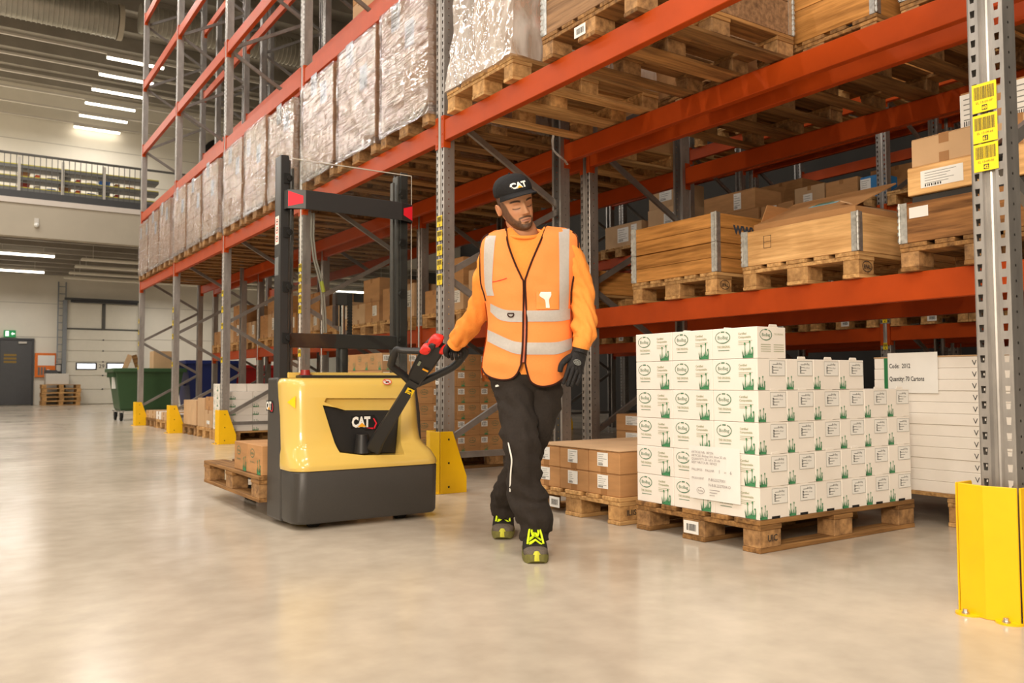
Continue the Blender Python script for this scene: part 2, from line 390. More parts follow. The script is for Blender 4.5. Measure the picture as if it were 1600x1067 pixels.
# roof lamps, each on its own tray
seen = [(0, 34.0-0.25-k*1.55) for k in range(6)]
for k, (q, ly) in enumerate(seen):
    t = MB(); t.box(HX0, HX1, -0.04, 0.04, 10.18, 10.24); o = obj('lamp_tray', t.mesh('lamp_tray', [M_trim])); o.location = (0, ly, 0)
    rank = ['nearest the far wall', 'second from the far wall', 'third from the far wall', 'fourth from the far wall', 'fifth from the far wall', 'sixth from the far wall'][k]
    tag(o, f'long thin steel lamp tray under the roof, {rank}', 'cable tray', 'lamp trays under the roof')
    l = thing('ceiling_lamp', f'glowing white strip lamp high under the roof, {rank}', 'lamp', (4.27, ly, 10.05), 0, 'strip lamps high under the roof')
    h = MB(); h.box(-0.78, 0.78, -0.06, 0.06, 0.05, 0.125); obj('housing', h.mesh('housing', [M_trim]), l)
    h = MB(); h.box(-0.76, 0.76, -0.05, 0.05, 0.0, 0.049); obj('diffuser', h.mesh('diffuser', [M_lamp]), l)
hm = MB(); hm.box(-0.78, 0.78, -0.06, 0.06, 0.05, 0.125); hmm_ = hm.mesh('housing', [M_trim])
hm = MB(); hm.box(-0.76, 0.76, -0.05, 0.05, 0.0, 0.049); hmd = hm.mesh('diffuser', [M_lamp])
for k, (px0, pv) in enumerate(((36, 399), (26, 424.5), (548, 457))):
    p = at(px0, pv, Z=4.3)
    l = thing('gallery_lamp', ['glowing strip lamp under the gallery, nearer the aisle', 'glowing strip lamp under the gallery, nearer the far wall', 'glowing strip lamp under the gallery, seen through the truck mast'][k], 'lamp', (p.x, p.y, 4.3), 0, 'strip lamps under the gallery')
    obj('housing', hmm_, l); obj('diffuser', hmd, l)
    for hx in (-0.5, 0.5): hg = MB(); hg.tube([(hx, 0, 0.12), (hx, 0, 0.64)], 0.008, 6); obj('hanger', hg.mesh('hanger', [M_trim]), l)

# ventilation ducts under the roof
def duct(label, x0, x1, y, z, r):
    d = thing('ventilation_duct', label, 'duct', (0, y, z))
    mb = MB(); rings = []
    n = int((x1-x0)/0.11)
    for i in range(n+1):
        xx = x0+(x1-x0)*i/n
        for dx, rr in ((0, r), (0.05, r), (0.055, r+0.018), (0.075, r+0.018), (0.08, r)):
            rings.append([(xx+dx, rr*math.cos(2*PI*k/28), rr*math.sin(2*PI*k/28)) for k in range(28)])
    mb.loft(rings, 0, True); obj('duct_shell', mb.mesh('duct_shell', [M_duct], angle=25), d)
    mb = MB(); mb.loft([[(x1+0.1, (r+0.03)*math.cos(2*PI*k/28), (r+0.03)*math.sin(2*PI*k/28)) for k in range(28)], [(x1+0.22, (r+0.03)*math.cos(2*PI*k/28), (r+0.03)*math.sin(2*PI*k/28)) for k in range(28)]], 0, True)
    obj('end_cap', mb.mesh('end_cap', [M_mezz], angle=25), d)
    for hx in (x0+1, x1-0.8): mb = MB(); mb.tube([(hx, 0, r), (hx, 0, HZ-z)], 0.012, 6); obj('hanger', mb.mesh('hanger', [M_trim]), d)
duct('fat ribbed round air duct hanging under the roof, its end closed', -9, 3.25, 23.2, 10.05, 0.42)
duct('ribbed air duct under the roof, seen between the rack posts', 3.75, 13, 22.4, 9.95, 0.36)

# doors of the far wall
M_door = mat('dark grey door leaf', (84, 84, 86), 0.5, var=0.06)
d = obj('door_1', None); d['kind'] = 'structure'
b1 = MB(); b1.box(1.42, 2.36, 33.93, 33.995, 0.02, 2.28); obj('door_leaf', b1.mesh('door_leaf', [M_door]), d)
b1 = MB(); b1.box(1.35, 1.42, 33.9, 33.995, 0, 2.35); b1.box(2.36, 2.43, 33.9, 33.995, 0, 2.35); b1.box(1.42, 2.36, 33.9, 33.995, 2.28, 2.35); obj('door_frame', b1.mesh('door_frame', [M_dark]), d)
b1 = MB(); b1.box(1.95, 2.2, 33.88, 33.93, 2.16, 2.23); obj('door_closer', b1.mesh('door_closer', [M_trim]), d)
b1 = MB(); [b1.box(1.52, 1.9, 33.922, 33.93, z, z+0.07) for z in (1.72, 1.6, 1.48)]; obj('warning_stripe', b1.mesh('warning_stripe', [mat('ochre stripe', (150, 120, 50), 0.6, var=0.05)]), d)
M_dock = mat('cream door panel', (226, 220, 204), 0.45, var=0.03)
M_track = mat('grey door track', (140, 144, 148), 0.45, 0.4, var=0.08)
d = obj('door_2', None); d['kind'] = 'structure'
DX0, DX1 = 3.43, 5.85
hz = [0.02, 0.55, 1.05, 1.55, 1.95, 2.35, 2.72]
for i in range(len(hz)-1):
    b1 = MB(); b1.box(DX0, DX1, 33.93, 33.99, hz[i], hz[i+1]-0.012); obj('door_panel', b1.mesh('door_panel', [M_dock], 0.006), d)
for i in range(1, len(hz)-1):
    b1 = MB(); b1.ball(((DX0+DX1)/2, 33.915, hz[i]), 0.03); obj('hinge', b1.mesh('hinge', [M_rail]), d)
b1 = MB(); b1.box(DX0-0.13, DX0, 33.8, 33.995, 0, 3.75); b1.box(DX1, DX1+0.13, 33.8, 33.995, 0, 3.75); obj('door_track', b1.mesh('door_track', [M_track]), d)
b1 = MB(); b1.box(DX0, DX1, 33.9, 33.995, 2.72, 2.76); b1.box((DX0+DX1)/2-0.05, (DX0+DX1)/2+0.05, 33.9, 33.995, 2.76, 3.75); obj('transom', b1.mesh('transom', [M_rail]), d)
b1 = MB(); b1.box(DX0+0.02, (DX0+DX1)/2-0.06, 33.94, 33.995, 2.77, 3.7); obj('upper_pane', b1.mesh('upper_pane', [M_dock]), d)
b1 = MB(); b1.box((DX0+DX1)/2+0.06, DX1-0.02, 33.94, 33.995, 2.77, 3.7); obj('upper_pane', b1.mesh('upper_pane', [M_dock]), d)
b1 = MB(); b1.box(DX0-0.1, DX1+0.1, 33.72, 33.8, 3.76, 3.84); b1.tube([(DX0+0.1, 33.76, 3.72), (DX1-0.1, 33.76, 3.72)], 0.05, 8); obj('spring_shaft', b1.mesh('spring_shaft', [M_dark]), d)
M_daylit = mat('daylit pane', (246, 250, 255), 0.2, emit=1.6)
for wx in (3.78, 4.78):
    b1 = MB(); b1.box(wx-0.03, wx+0.66, 33.905, 33.93, 1.25, 1.52); fr = obj('window_frame', b1.mesh('window_frame', [M_dark], 0.01), d)
    b1 = MB(); b1.box(wx+0.02, wx+0.61, 33.898, 33.904, 1.295, 1.475); obj('pane', b1.mesh('pane', [M_daylit]), fr)
b1 = MB(); put(b1, fm((4.5, 33.92, 1.32), (1, 0, 0), (0, 0, 1)), '29', 0, 0, 0.2); obj('door_number', b1.mesh('door_number', [M_ink]), d)
# white panels overhead, behind the lamps
for k, (u0, v0) in enumerate(((127, 405), (117, 416), (108, 426), (100, 434))):
    p = at(u0, v0, Z=4.25); b1 = MB(); b1.box(0, 9.5, -0.14, 0.14, -0.03, 0.03)
    o = obj('overhead_panel', b1.mesh('overhead_panel', [M_dock], 0.01), None, (p.x, p.y, 4.25))
    tag(o, f"long white panel under the gallery, {['first', 'second', 'third', 'fourth'][k]} counted from the aisle", 'panel', 'white panels under the gallery')
    for hx in (0.3, 3.1, 6.2, 9.2): hg = MB(); hg.tube([(hx, 0, 0.03), (hx, 0, 0.69)], 0.008, 6); obj('hanger', hg.mesh('hanger', [M_trim]), o)
# exit sign
ex = thing('exit_sign', 'green and white lit emergency exit sign above the grey door', 'sign', (1.5, 33.9, 2.38))
b1 = MB(); b1.box(0, 0.36, 0, 0.08, 0, 0.24); obj('sign_box', b1.mesh('sign_box', [mat('sign green', (20, 130, 70), 0.4, emit=0.5)]), ex)
b1 = MB(); FMx = fm((0.0, -0.004, 0), (1, 0, 0), (0, 0, 1)); b1.rect(FMx, 0.05, 0.03, 0.15, 0.21); b1.on(FMx, [(0.22, 0.12), (0.27, 0.18), (0.27, 0.14), (0.33, 0.14), (0.33, 0.10), (0.27, 0.10), (0.27, 0.06)])
obj('pictogram', b1.mesh('pictogram', [mat('sign white', (240, 255, 240), 0.4, emit=1.0)]), ex)
# orange notice board, control box, ladder
nb = thing('notice_board', 'orange framed notice board with papers beside the grey door', 'notice board', (2.46, 33.91, 0.98))
b1 = MB(); b1.box(0, 0.66, 0, 0.06, 0, 0.86); obj('board', b1.mesh('board', [mat('orange board', (236, 120, 30), 0.5, var=0.05)], 0.01), nb)
b1 = MB(); b1.box(0.09, 0.62, -0.008, 0, 0.42, 0.78); obj('sheet', b1.mesh('sheet', [M_paper]), nb)
for k in range(3):
    b1 = MB(); b1.box(0.1+k*0.09, 0.16+k*0.09, -0.006, 0, 0.08, 0.36); obj('card', b1.mesh('card', [gm['grey']]), nb)
b1 = MB(); b1.box(0.38, 0.46, -0.02, 0, 0.12, 0.28); obj('pouch', b1.mesh('pouch', [M_paper]), nb)
cb = thing('control_box', 'small grey door control box on the wall left of dock door', 'control box', (3.1, 33.9, 1.14))
b1 = MB(); b1.box(0, 0.2, 0, 0.09, 0, 0.32); obj('case', b1.mesh('case', [M_dark], 0.01), cb)
b1 = MB(); b1.box(0.03, 0.17, -0.006, 0, 0.06, 0.28); obj('front_plate', b1.mesh('front_plate', [M_trim]), cb)
ld = thing('ladder', 'grey wall ladder rising left of the pale dock door', 'ladder', (3.12, 33.82, 1.5))
b1 = MB(); b1.box(0, 0.04, 0, 0.04, 0, 2.9); obj('stile', b1.mesh('stile', [M_track]), ld)
b1 = MB(); b1.box(0.24, 0.28, 0, 0.04, 0, 2.9); obj('stile', b1.mesh('stile', [M_track]), ld)
rg = MB(); rg.box(0.04, 0.24, 0.01, 0.03, 0, 0.025); rgm = rg.mesh('rung', [M_track])
for k in range(11): obj('rung', rgm, ld, (0, 0, 0.12+k*0.26))
# small fixture on the fascia
p = at(57, 352, Y=MY-0.05); sx_ = thing('ceiling_sensor', 'small shiny fixture on the beige gallery fascia', 'fixture', (p.x, MY-0.05, p.z))
mb = MB(); mb.ball((0, -0.05, 0), 0.06, 0, 12); obj('dome', mb.mesh('dome', [mat('fixture glass', (250, 250, 245), 0.1, var=0.02)]), sx_)
mb = MB(); mb.box(-0.05, 0.05, -0.02, 0, -0.04, 0.18); obj('bracket', mb.mesh('bracket', [M_trim]), sx_)
# ------------------------------------------------------------------ pallet racks
def post_mesh(h, pitch=0.05):
    """perforated omega post: front face x=0 (holes), depth +x, width y 0..PW"""
    mb = MB(); n = int(h/pitch); D = 0.085
    def strip(P, w, holes, hw0, hw1, hh):
        # P(a, z) -> point ; holes cut trapezoids centred at a=w/2
        for i in range(n):
            z0 = i*pitch; z1 = z0+pitch; zc = z0+pitch/2; a = w/2
            o = [(0, z0), (w, z0), (w, z1), (0, z1)]; q = [(a-hw0, zc-hh), (a+hw0, zc-hh), (a+hw1, zc+hh), (a-hw1, zc+hh)]
            vs = [P(*t) for t in o+q]
            mb.add(vs, [(0,1,5,4), (1,2,6,5), (2,3,7,6), (3,0,4,7)])
    strip(lambda a, z: (0, a, z), 0.034, True, 0.006, 0.008, 0.012)
    strip(lambda a, z: (0, PW-0.034+a, z), 0.034, True, 0.006, 0.008, 0.012)
    strip(lambda a, z: (0.01+0.06*a/0.06, 0, z), 0.06, True, 0.004, 0.004, 0.004)
    strip(lambda a, z: (0.01+0.06*a/0.06, PW, z), 0.06, True, 0.004, 0.004, 0.004)
    H = n*pitch
    def q(a, b): mb.add([(a[0], a[1], 0), (b[0], b[1], 0), (b[0], b[1], H), (a[0], a[1], H)], [(0,1,2,3)])
    q((0.01, 0), (0, 0)); q((0.01, PW), (0, PW))
    q((0, 0.034), (0.012, 0.040)); q((0.012, 0.040), (0.012, 0.050)); q((0.012, 0.050), (0.009, 0.055)); q((0.009, 0.055), (0.012, 0.060)); q((0.012, 0.060), (0.012, 0.070)); q((0.012, 0.070), (0, 0.076))
    q((0.07, 0), (D, 0)); q((0.07, PW), (D, PW)); q((D, 0), (D, 0.022)); q((D, PW), (D, PW-0.022)); q((D, 0.022), (D-0.014, 0.022)); q((D, PW-0.022), (D-0.014, PW-0.022))
    # slight corner rounding strips
    q((-0.0015, 0.002), (0.002, -0.0015)); q((-0.0015, PW-0.002), (0.002, PW+0.0015))
    # foot plate
    mb.box(-0.02, D+0.02, -0.01, PW+0.01, 0.0005, 0.006)
    return mb.mesh('upright_post', [M_steel])
PM = post_mesh(9.4)
_bm = {}
def beam_mesh(L, hh):
    k = (round(L, 3), hh)
    if k not in _bm:
        mb = MB(); mb.prism([(0, 0), (0.05, 0), (0.05, hh-0.012), (0.03, hh-0.012), (0.03, hh), (0, hh)], 'y', 0.004, L-0.004)
        _bm[k] = mb.mesh('beam', [M_orange], 0.003)
    return _bm[k]
def conn_mesh(hh):
    k = ('c', hh)
    if k not in _bm:
        mb = MB(); mb.box(-0.006, -0.0025, -0.033, 0.004, -0.045, hh+0.035); mb.box(-0.006, 0.05, 0.0005, 0.0038, -0.045, hh+0.035)
        for z in (-0.02, 0.05, hh+0.012): mb.box(-0.009, -0.006, -0.022, -0.012, z-0.006, z+0.006)
        _bm[k] = mb.mesh('beam_connector', [M_orange])
    return _bm[k]
def conn_mesh2(hh):
    k = ('d', hh)
    if k not in _bm:
        mb = MB(); mb.box(-0.006, -0.0025, -0.004, 0.033, -0.045, hh+0.035); mb.box(-0.006, 0.05, -0.0038, -0.0005, -0.045, hh+0.035)
        for z in (-0.02, 0.05, hh+0.012): mb.box(-0.009, -0.006, 0.012, 0.022, z-0.006, z+0.006)
        _bm[k] = mb.mesh('beam_connector', [M_orange])
    return _bm[k]
H1, H2 = 0.102, 0.145
def rack(label, x0, x1, ys, levels, brace_pitch=1.2):
    """ys: near faces of the posts; levels: {bay index: [(z bottom, height, front?, back?)...]}"""
    r = thing('pallet_rack', label, 'rack', (x0, 0, 0))
    posts = {}
    W = x1-x0
    for i, y in enumerate(ys):
        posts[i] = obj('upright_post', PM, r, (0, y, 0))
        p2 = obj('upright_post', PM, r, (W, y+PW, 0), PI)
        z = 0.35; s = 0; k = 0
        while z+brace_pitch < 9.2:
            mb = MB(); a = 0.06; b = W-0.06; yy = y+PW/2
            z0, z1 = (z, z+brace_pitch*0.46)
            pa, pb = ((a, yy, z0), (b, yy, z1)) if s == 0 else ((b, yy, z0), (a, yy, z1))
            mb.bar(pa, pb, 0.026, 0.042)
            obj('brace', mb.mesh('brace', [M_brace]), r)
            z = z1+0.03; s = 1-s; k += 1
        for zz in (0.25,):
            mb = MB(); mb.bar((0.06, y+PW/2, zz), (W-0.06, y+PW/2, zz), 0.026, 0.042); obj('brace', mb.mesh('brace', [M_brace]), r)
    for bay, lv in levels.items():
        ya = ys[bay]+PW; L = ys[bay+1]-ya
        for (zb, hh) in lv:
            for side in (0, 1):
                o = obj('beam', beam_mesh(L, hh), r, (0.002, ya, zb) if side == 0 else (W-0.002, ya+L, zb), 0 if side == 0 else PI)
                c1 = obj('beam_connector', conn_mesh(hh), o, (0, 0, 0)); c2 = obj('beam_connector', conn_mesh2(hh), o, (0, L, 0))
    return r, posts
Z1, Z2, Z3, Z4, Z5, Z6 = 1.036, 2.43, 3.685, 4.915, 6.12, 7.36
T1, T2, T3, T4, T5 = 1.313, Z2+H2, Z3+H2, Z4+H2, Z5+H2
hi = [(Z2, H2), (Z3, H2), (Z4, H2), (Z5, H2), (Z6, H2)]
rackA, postsA = rack('long orange and grey pallet rack along the aisle, nearest to the worker', XR, XR+1.1, YK, {0: [(Z2, H2), (Z3, H2), (Z4, H2)], 1: hi, 2: hi, 3: hi, 4: hi})
ZR1 = 1.168
rackB, postsB = rack('orange and grey pallet rack back to back behind the aisle rack', 4.10, 5.20, YK, {0: [(ZR1, H2), (Z2, H2), (Z3, H2), (Z4, H2)], 1: [(ZR1, H2)]+hi, 2: [(ZR1, H2)]+hi, 3: [(ZR1, H2)]+hi[:3], 4: [(ZR1, H2), (Z2, H2), (Z3, H2)]})
rackC, postsC = rack('dark pallet rack across the next aisle, seen through the others', 8.1, 9.2, [1.325, 5.025, 7.825, 10.625], {0: [(1.17, H2), (Z2, H2), (Z3, H2)], 1: [(1.17, H2), (Z2, H2), (Z3, H2)], 2: [(1.17, H2), (Z2, H2), (Z3, H2)]})
rackD, postsD = rack('farthest dark pallet rack, back to back behind the distant one', 9.4, 10.5, [1.325, 5.025, 7.825, 10.625], {0: [(1.17, H2), (Z2, H2), (Z3, H2)], 1: [(1.17, H2), (Z2, H2), (Z3, H2)], 2: [(Z2, H2)]})
# location labels on the posts
def location_label(parent, y0, z0, w, h, code, num, white=False):
    M = fm((-0.0035, y0+w, z0), (0, -1, 0), (0, 0, 1)); mb = MB()
    mb.rect(M, 0, 0, w, h, 0)
    mb.rect(M, 0, 0, w, h, 0, -0.001)
    rs = random.Random(code+num); x = 0.08*w
    while x < 0.9*w:
        bw = rs.choice((0.012, 0.02, 0.03))*w; mb.rect(M, x, 0.45*h, x+bw, 0.9*h, 1, 0.0004); x += bw+rs.choice((0.012, 0.02))*w
    if w > 0.05:
        put(mb, M, code, w/2, 0.30*h, 0.115*h, 1, 'CENTER')
        mb.rect(M, 0.40*w, 0.06*h, 0.62*w, 0.24*h, 1, 0.0004); put(mb, M, num, 0.51*w, 0.09*h, 0.16*h, 0, 'CENTER', 0.0008, 0.0006)
    else: mb.rect(M, 0.4*w, 0.1*h, 0.6*w, 0.3*h, 1, 0.0004)
    o = obj('location_label', mb.mesh('location_label', [M_paper if white else M_label_yellow, M_ink]), parent); o['label'] = ('white' if white else 'yellow')+' barcode location label'
for v0, v1, cde, nm in ((129, 174, 'EL 13-09-07', '60'), (178, 222, 'EL 13-09-06', '61'), (224, 267, 'EL 13-09-05', '42')):
    za = at(1540, v1, X=XR).z; zb = at(1540, v0, X=XR).z
    location_label(postsA[0], 0.022, za, 0.078, zb-za, cde, nm)
for p in (1, 2, 3, 4, 5):
    for k, (v1, v0) in enumerate(((354, 337), (376, 360), (399, 382), (421, 405), (445, 428), (540, 524))):
        if p > 2 and k in (1, 3): continue
        za, zb = at(688, v1, X=XR).z, at(688, v0, X=XR).z
        location_label(postsA[p], 0.018, za, 0.074, zb-za, f'EL 1{2+p}-{k+1}', str(20+3*k+p))
for z in (0.74, 0.81): location_label(postsA[1], PW-0.045, z, 0.045, 0.055, 'W', '1', True)
location_label(postsC[1], 0.03, 1.08, 0.05, 0.07, 'EL', '7'); location_label(postsC[1], 0.03, 1.36, 0.05, 0.07, 'EL', '8')
# yellow post guards
def guard(y, label, h=0.42, back=0.19):
    g = thing('post_guard', label, 'post guard', (XR-0.045, y-0.03, 0), 0, 'yellow rack post guards')
    Wd = PW+0.095; t = 0.006; b = 0.026
    mb = MB()
    # folded front plate with two facets
    mb.prism([(0, 0.01), (-0.022, Wd*0.5), (0, Wd-0.01), (t, Wd-0.01), (t-0.022, Wd*0.5), (t, 0.01)], 'z', 0, h)
    obj('front_plate', mb.mesh('front_plate', [M_yellow], 0.002), g)
    for yy in (0, Wd-t):
        mb = MB(); mb.prism([(0.004, 0), (back+0.02, 0), (back+0.02, 0.11), (0.10, h), (0.004, h)], 'y', yy, yy+t); sp = obj('side_plate', mb.mesh('side_plate', [M_yellow], 0.002), g)
        mb = MB()
        for zz in (0.04, 0.2, 0.36): mb.box(0.062, 0.074, yy-0.0015, yy+t+0.0015, zz, zz+0.012)
        obj('bolt_hole', mb.mesh('bolt_hole', [M_hole]), g)
    for yy in (0.04, Wd-0.04):
        mb = MB(); mb.prism([(-0.045*math.cos(a), yy+0.042*math.sin(a)) for a in [PI*(-0.5+k/10) for k in range(11)]], 'z', 0, 0.006); fl = obj('foot_flange', mb.mesh('foot_flange', [M_yellow]), g)
        mb = MB(); mb.tube([(-0.026, yy, 0.006), (-0.026, yy, 0.011)], 0.012, 10); mb.tube([(-0.026, yy, 0.011), (-0.026, yy, 0.02)], 0.008, 6); obj('anchor_bolt', mb.mesh('anchor_bolt', [M_bolt]), fl)
    return g
ords6 = ['nearest yellow guard, wrapped round the labelled rack post at the right', 'yellow post guard right beside the pallet truck', 'yellow guard on the rack post hidden behind the pallet truck', 'yellow post guard beside the stack of white cartons', 'yellow post guard between the low boxes and tall brown carton', 'farthest yellow post guard, beside the green waste bin']
for i, y in enumerate(YK): guard(y, ords6[i])
g = guard(5.025, 'yellow guard on the far rack, seen past the worker')
g.location = (8.1-0.045, 10.625-0.035, 0)
# ------------------------------------------------------------------ pallets
_pal = {}
def pallet(x, y, z, label, LX=1.2, LY=0.8, style='new', group='wooden pallets', barcode=None, stamp=None, rz=0):
    key = (LX, LY, style)
    loc = (x, y, z)
    if key not in _pal:
        wm, bk = {'new': (M_wood, M_block), 'old': (M_wood_dark, M_block_dark)}[style]
        r = thing('wooden_pallet', label, 'pallet', loc, rz, group)
        n = 5 if LY > 0.7 else 4
        ws = ([0.145, 0.1, 0.145, 0.1, 0.145] if n == 5 else [0.12, 0.1, 0.1, 0.12]); gap = (LY-sum(ws))/(n-1)
        def plank(nm, sx, sy, sz, p, m):
            k = (nm, round(sx, 3), round(sy, 3), round(sz, 3), style)
            if k not in _pal:
                mb = MB(); mb.box(0, sx, 0, sy, 0, sz); _pal[k] = mb.mesh(nm, [m], 0.0025)
            return obj(nm, _pal[k], r, p)
        yy = 0; rs = random.Random(str(key))
        for wd in ws:
            plank('top_board', LX, wd, 0.0215, (rs.uniform(-0.004, 0), yy, 0.122+rs.uniform(0, 0.0005)), wm); yy += wd+gap
        bw = 0.145; bd = 0.1 if LY > 0.7 else 0.09
        ys_ = [0.002, LY/2-0.0725 if LY > 0.7 else LY/2-bd/2, LY-bd-0.002]; yw = [bd, 0.145 if LY > 0.7 else bd, bd]
        for bx in (0.001, LX/2-bw/2, LX-bw-0.001):
            plank('stringer_board', bw, LY, 0.022, (bx, 0, 0.0995), wm)
            for a, b in zip(ys_, yw): plank('block', bw-0.004, b-0.004, 0.0775, (bx+0.002, a+0.002, 0.022), bk)
        for a, b in zip(ys_, yw): plank('bottom_board', LX, b, 0.0215, (0, a, 0.0003), wm)
        _pal[key] = r
    else:
        r = dup(_pal[key], loc, rz, label, group)
    if barcode is not None:
        mb = MB(); M = fm((-0.0015, barcode, 0.03), (0, -1, 0), (0, 0, 1)); mb.rect(M, 0, 0, 0.095, 0.06, 0); rs = random.Random(int(x*100)+int(y*77)); q = 0.02
        mb.rect(M, 0, 0, 0.095, 0.06, 0, -0.002)
        while q < 0.078:
            b = rs.choice((0.002, 0.003, 0.005)); mb.rect(M, q, 0.014, q+b, 0.046, 1, 0.0005); q += b+rs.choice((0.002, 0.003))
        o = obj('barcode_label', mb.mesh('barcode_label', [M_paper, M_ink]), r); o['mark'] = 1; o['label'] = 'white barcode sticker'
    if stamp is not None:
        mb = MB(); M = fm((0.02, -0.0006, 0.03), (1, 0, 0), (0, 0, 1))
        if stamp == 'EPAL': mb.ring(M, 0.055, 0.034, 0.045, 0.031, 0.004, 0, 0.0004); put(mb, M, 'EPAL', 0.055, 0.022, 0.03, 0, 'CENTER', 0.0005, 0.0006)
        else: put(mb, M, stamp, 0.06, 0.02, 0.04, 0, 'CENTER', 0.0005, 0.0006)
        o = obj('burnt_stamp', mb.mesh('burnt_stamp', [M_ink]), r); o['mark'] = 1
    return r

# ------------------------------------------------------------------ cartons
_car = {}
def carton(x, y, z, dx, dy, dz, label, m=None, group=None, tape='x', sheets=(), rz=0, cat='carton'):
    """cardboard box with closed flaps, tape strip and paper sheets; sheets: (face, u0, v0, w, h) fractions of the face"""
    m = m or M_card
    k = (round(dx, 3), round(dy, 3), round(dz, 3), m.name)
    if k not in _car:
        mb = MB(); g = 0.0025
        mb.box(0, dx, 0, dy, 0, dz-0.004)
        mb.box(0.001, dx-0.001, 0.001, dy/2-g, dz-0.004, dz); mb.box(0.001, dx-0.001, dy/2+g, dy-0.001, dz-0.004, dz)
        _car[k] = mb.mesh('carton', [m], 0.003)
    o = obj('carton', _car[k], None, (x, y, z), rz); tag(o, label, cat, group)
    if tape:
        mb = MB(); mb.box(-0.001, dx+0.001, dy/2-0.025, dy/2+0.025, dz-0.05, dz+0.0012); mb.box(-0.001, 0.002, dy/2-0.025, dy/2+0.025, dz*0.0+0.002, 0.05)
        obj('packing_tape', mb.mesh('packing_tape', [M_tape]), o)
    for (face, u0, v0, ww, hh) in sheets:
        M = fm((-0.0015, dy, 0), (0, -1, 0), (0, 0, 1)) if face == 'x' else fm((0, -0.0015, 0), (1, 0, 0), (0, 0, 1))
        fw_, fh = (dy, dz) if face == 'x' else (dx, dz)
        paper_sheet(o, M, u0*fw_, v0*fh, ww*fw_, hh*fh, int(x*131+y*57+z*13+u0*99))
    return o
def paper_sheet(parent, M, x, y, w, h, seed, name='shipping_label'):
    mb = MB(); rs = random.Random(seed); mb.rect(M, x, y, x+w, y+h, 0); mb.rect(M, x, y, x+w, y+h, 0, -0.001)
    for i in range(5):
        ly = y+h*(0.86-0.15*i); mb.rect(M, x+w*0.1, ly-h*0.03, x+w*rs.uniform(0.4, 0.9), ly, 1, 0.0005)
    q = x+w*0.1
    while q < x+w*0.5:
        b = w*rs.choice((0.015, 0.03)); mb.rect(M, q, y+h*0.06, q+b, y+h*0.2, 2, 0.0005); q += b*2
    return obj(name, mb.mesh(name, [M_paper, M_grey_ink, M_ink]), parent)

# the white printed cartons
def grass(mb, M, x, y, s, m=1, seed=1):
    rs = random.Random(seed)
    for i in range(26):
        bx = x+s*rs.uniform(0, 0.64); h = s*rs.uniform(0.15, 0.52); w_ = s*0.03; lean = s*rs.uniform(-0.12, 0.12)
        mb.on(M, [(bx-w_, y, 0.0004), (bx+w_, y, 0.0004), (bx+lean*0.5+w_*0.5, y+h*0.6, 0.0004), (bx+lean, y+h, 0.0004)], m)
    mb.on(M, [(x, y, 0.0005), (x+0.66*s, y, 0.0005), (x+0.6*s, y+0.13*s, 0.0005), (x+0.3*s, y+0.18*s, 0.0005), (x+0.08*s, y+0.10*s, 0.0005)], m)
    for bx, h in ((0.12, 0.72), (0.44, 0.80), (0.60, 0.48)):
        mb.on(M, [(x+s*bx-0.02*s, y, 0.0006), (x+s*bx+0.02*s, y, 0.0006), (x+s*bx+0.024*s, y+h*s, 0.0006), (x+s*bx-0.010*s, y+h*s, 0.0006)], m)
        for k in range(5):
            a = k*2*PI/5; mb.on(M, [(x+s*(bx+0.005+0.085*math.cos(a+d)*r_), y+s*(h-0.02+0.085*math.sin(a+d)*r_), 0.0007) for d, r_ in ((0, 0.3), (0.5, 1.0), (0.9, 0.4))], m)
        mb.on(M, [(x+s*(bx+0.055*math.cos(t*PI/3)), y+s*(h+0.02+0.055*math.sin(t*PI/3)), 0.0008) for t in range(6)], m)
def logo(mb, M, cx, cy, r, m=2):
    mb.ring(M, cx, cy, r, r*0.63, r*0.07, m, 0.0004, 26, 0.62*PI, 1.40*PI); mb.ring(M, cx, cy, r, r*0.63, r*0.10, m, 0.0004, 26, 1.40*PI, 2.36*PI); mb.ring(M, cx, cy, r, r*0.63, r*0.13, m, 0.0004, 8, 0.42*PI, 0.58*PI)
    put(mb, M, 'BioBag', cx, cy-r*0.17, r*0.5, m, 'CENTER', 0.0006)
CW, CL, CHT = 0.2635, 0.196, 0.1425      # width along the aisle, length into the rack, height
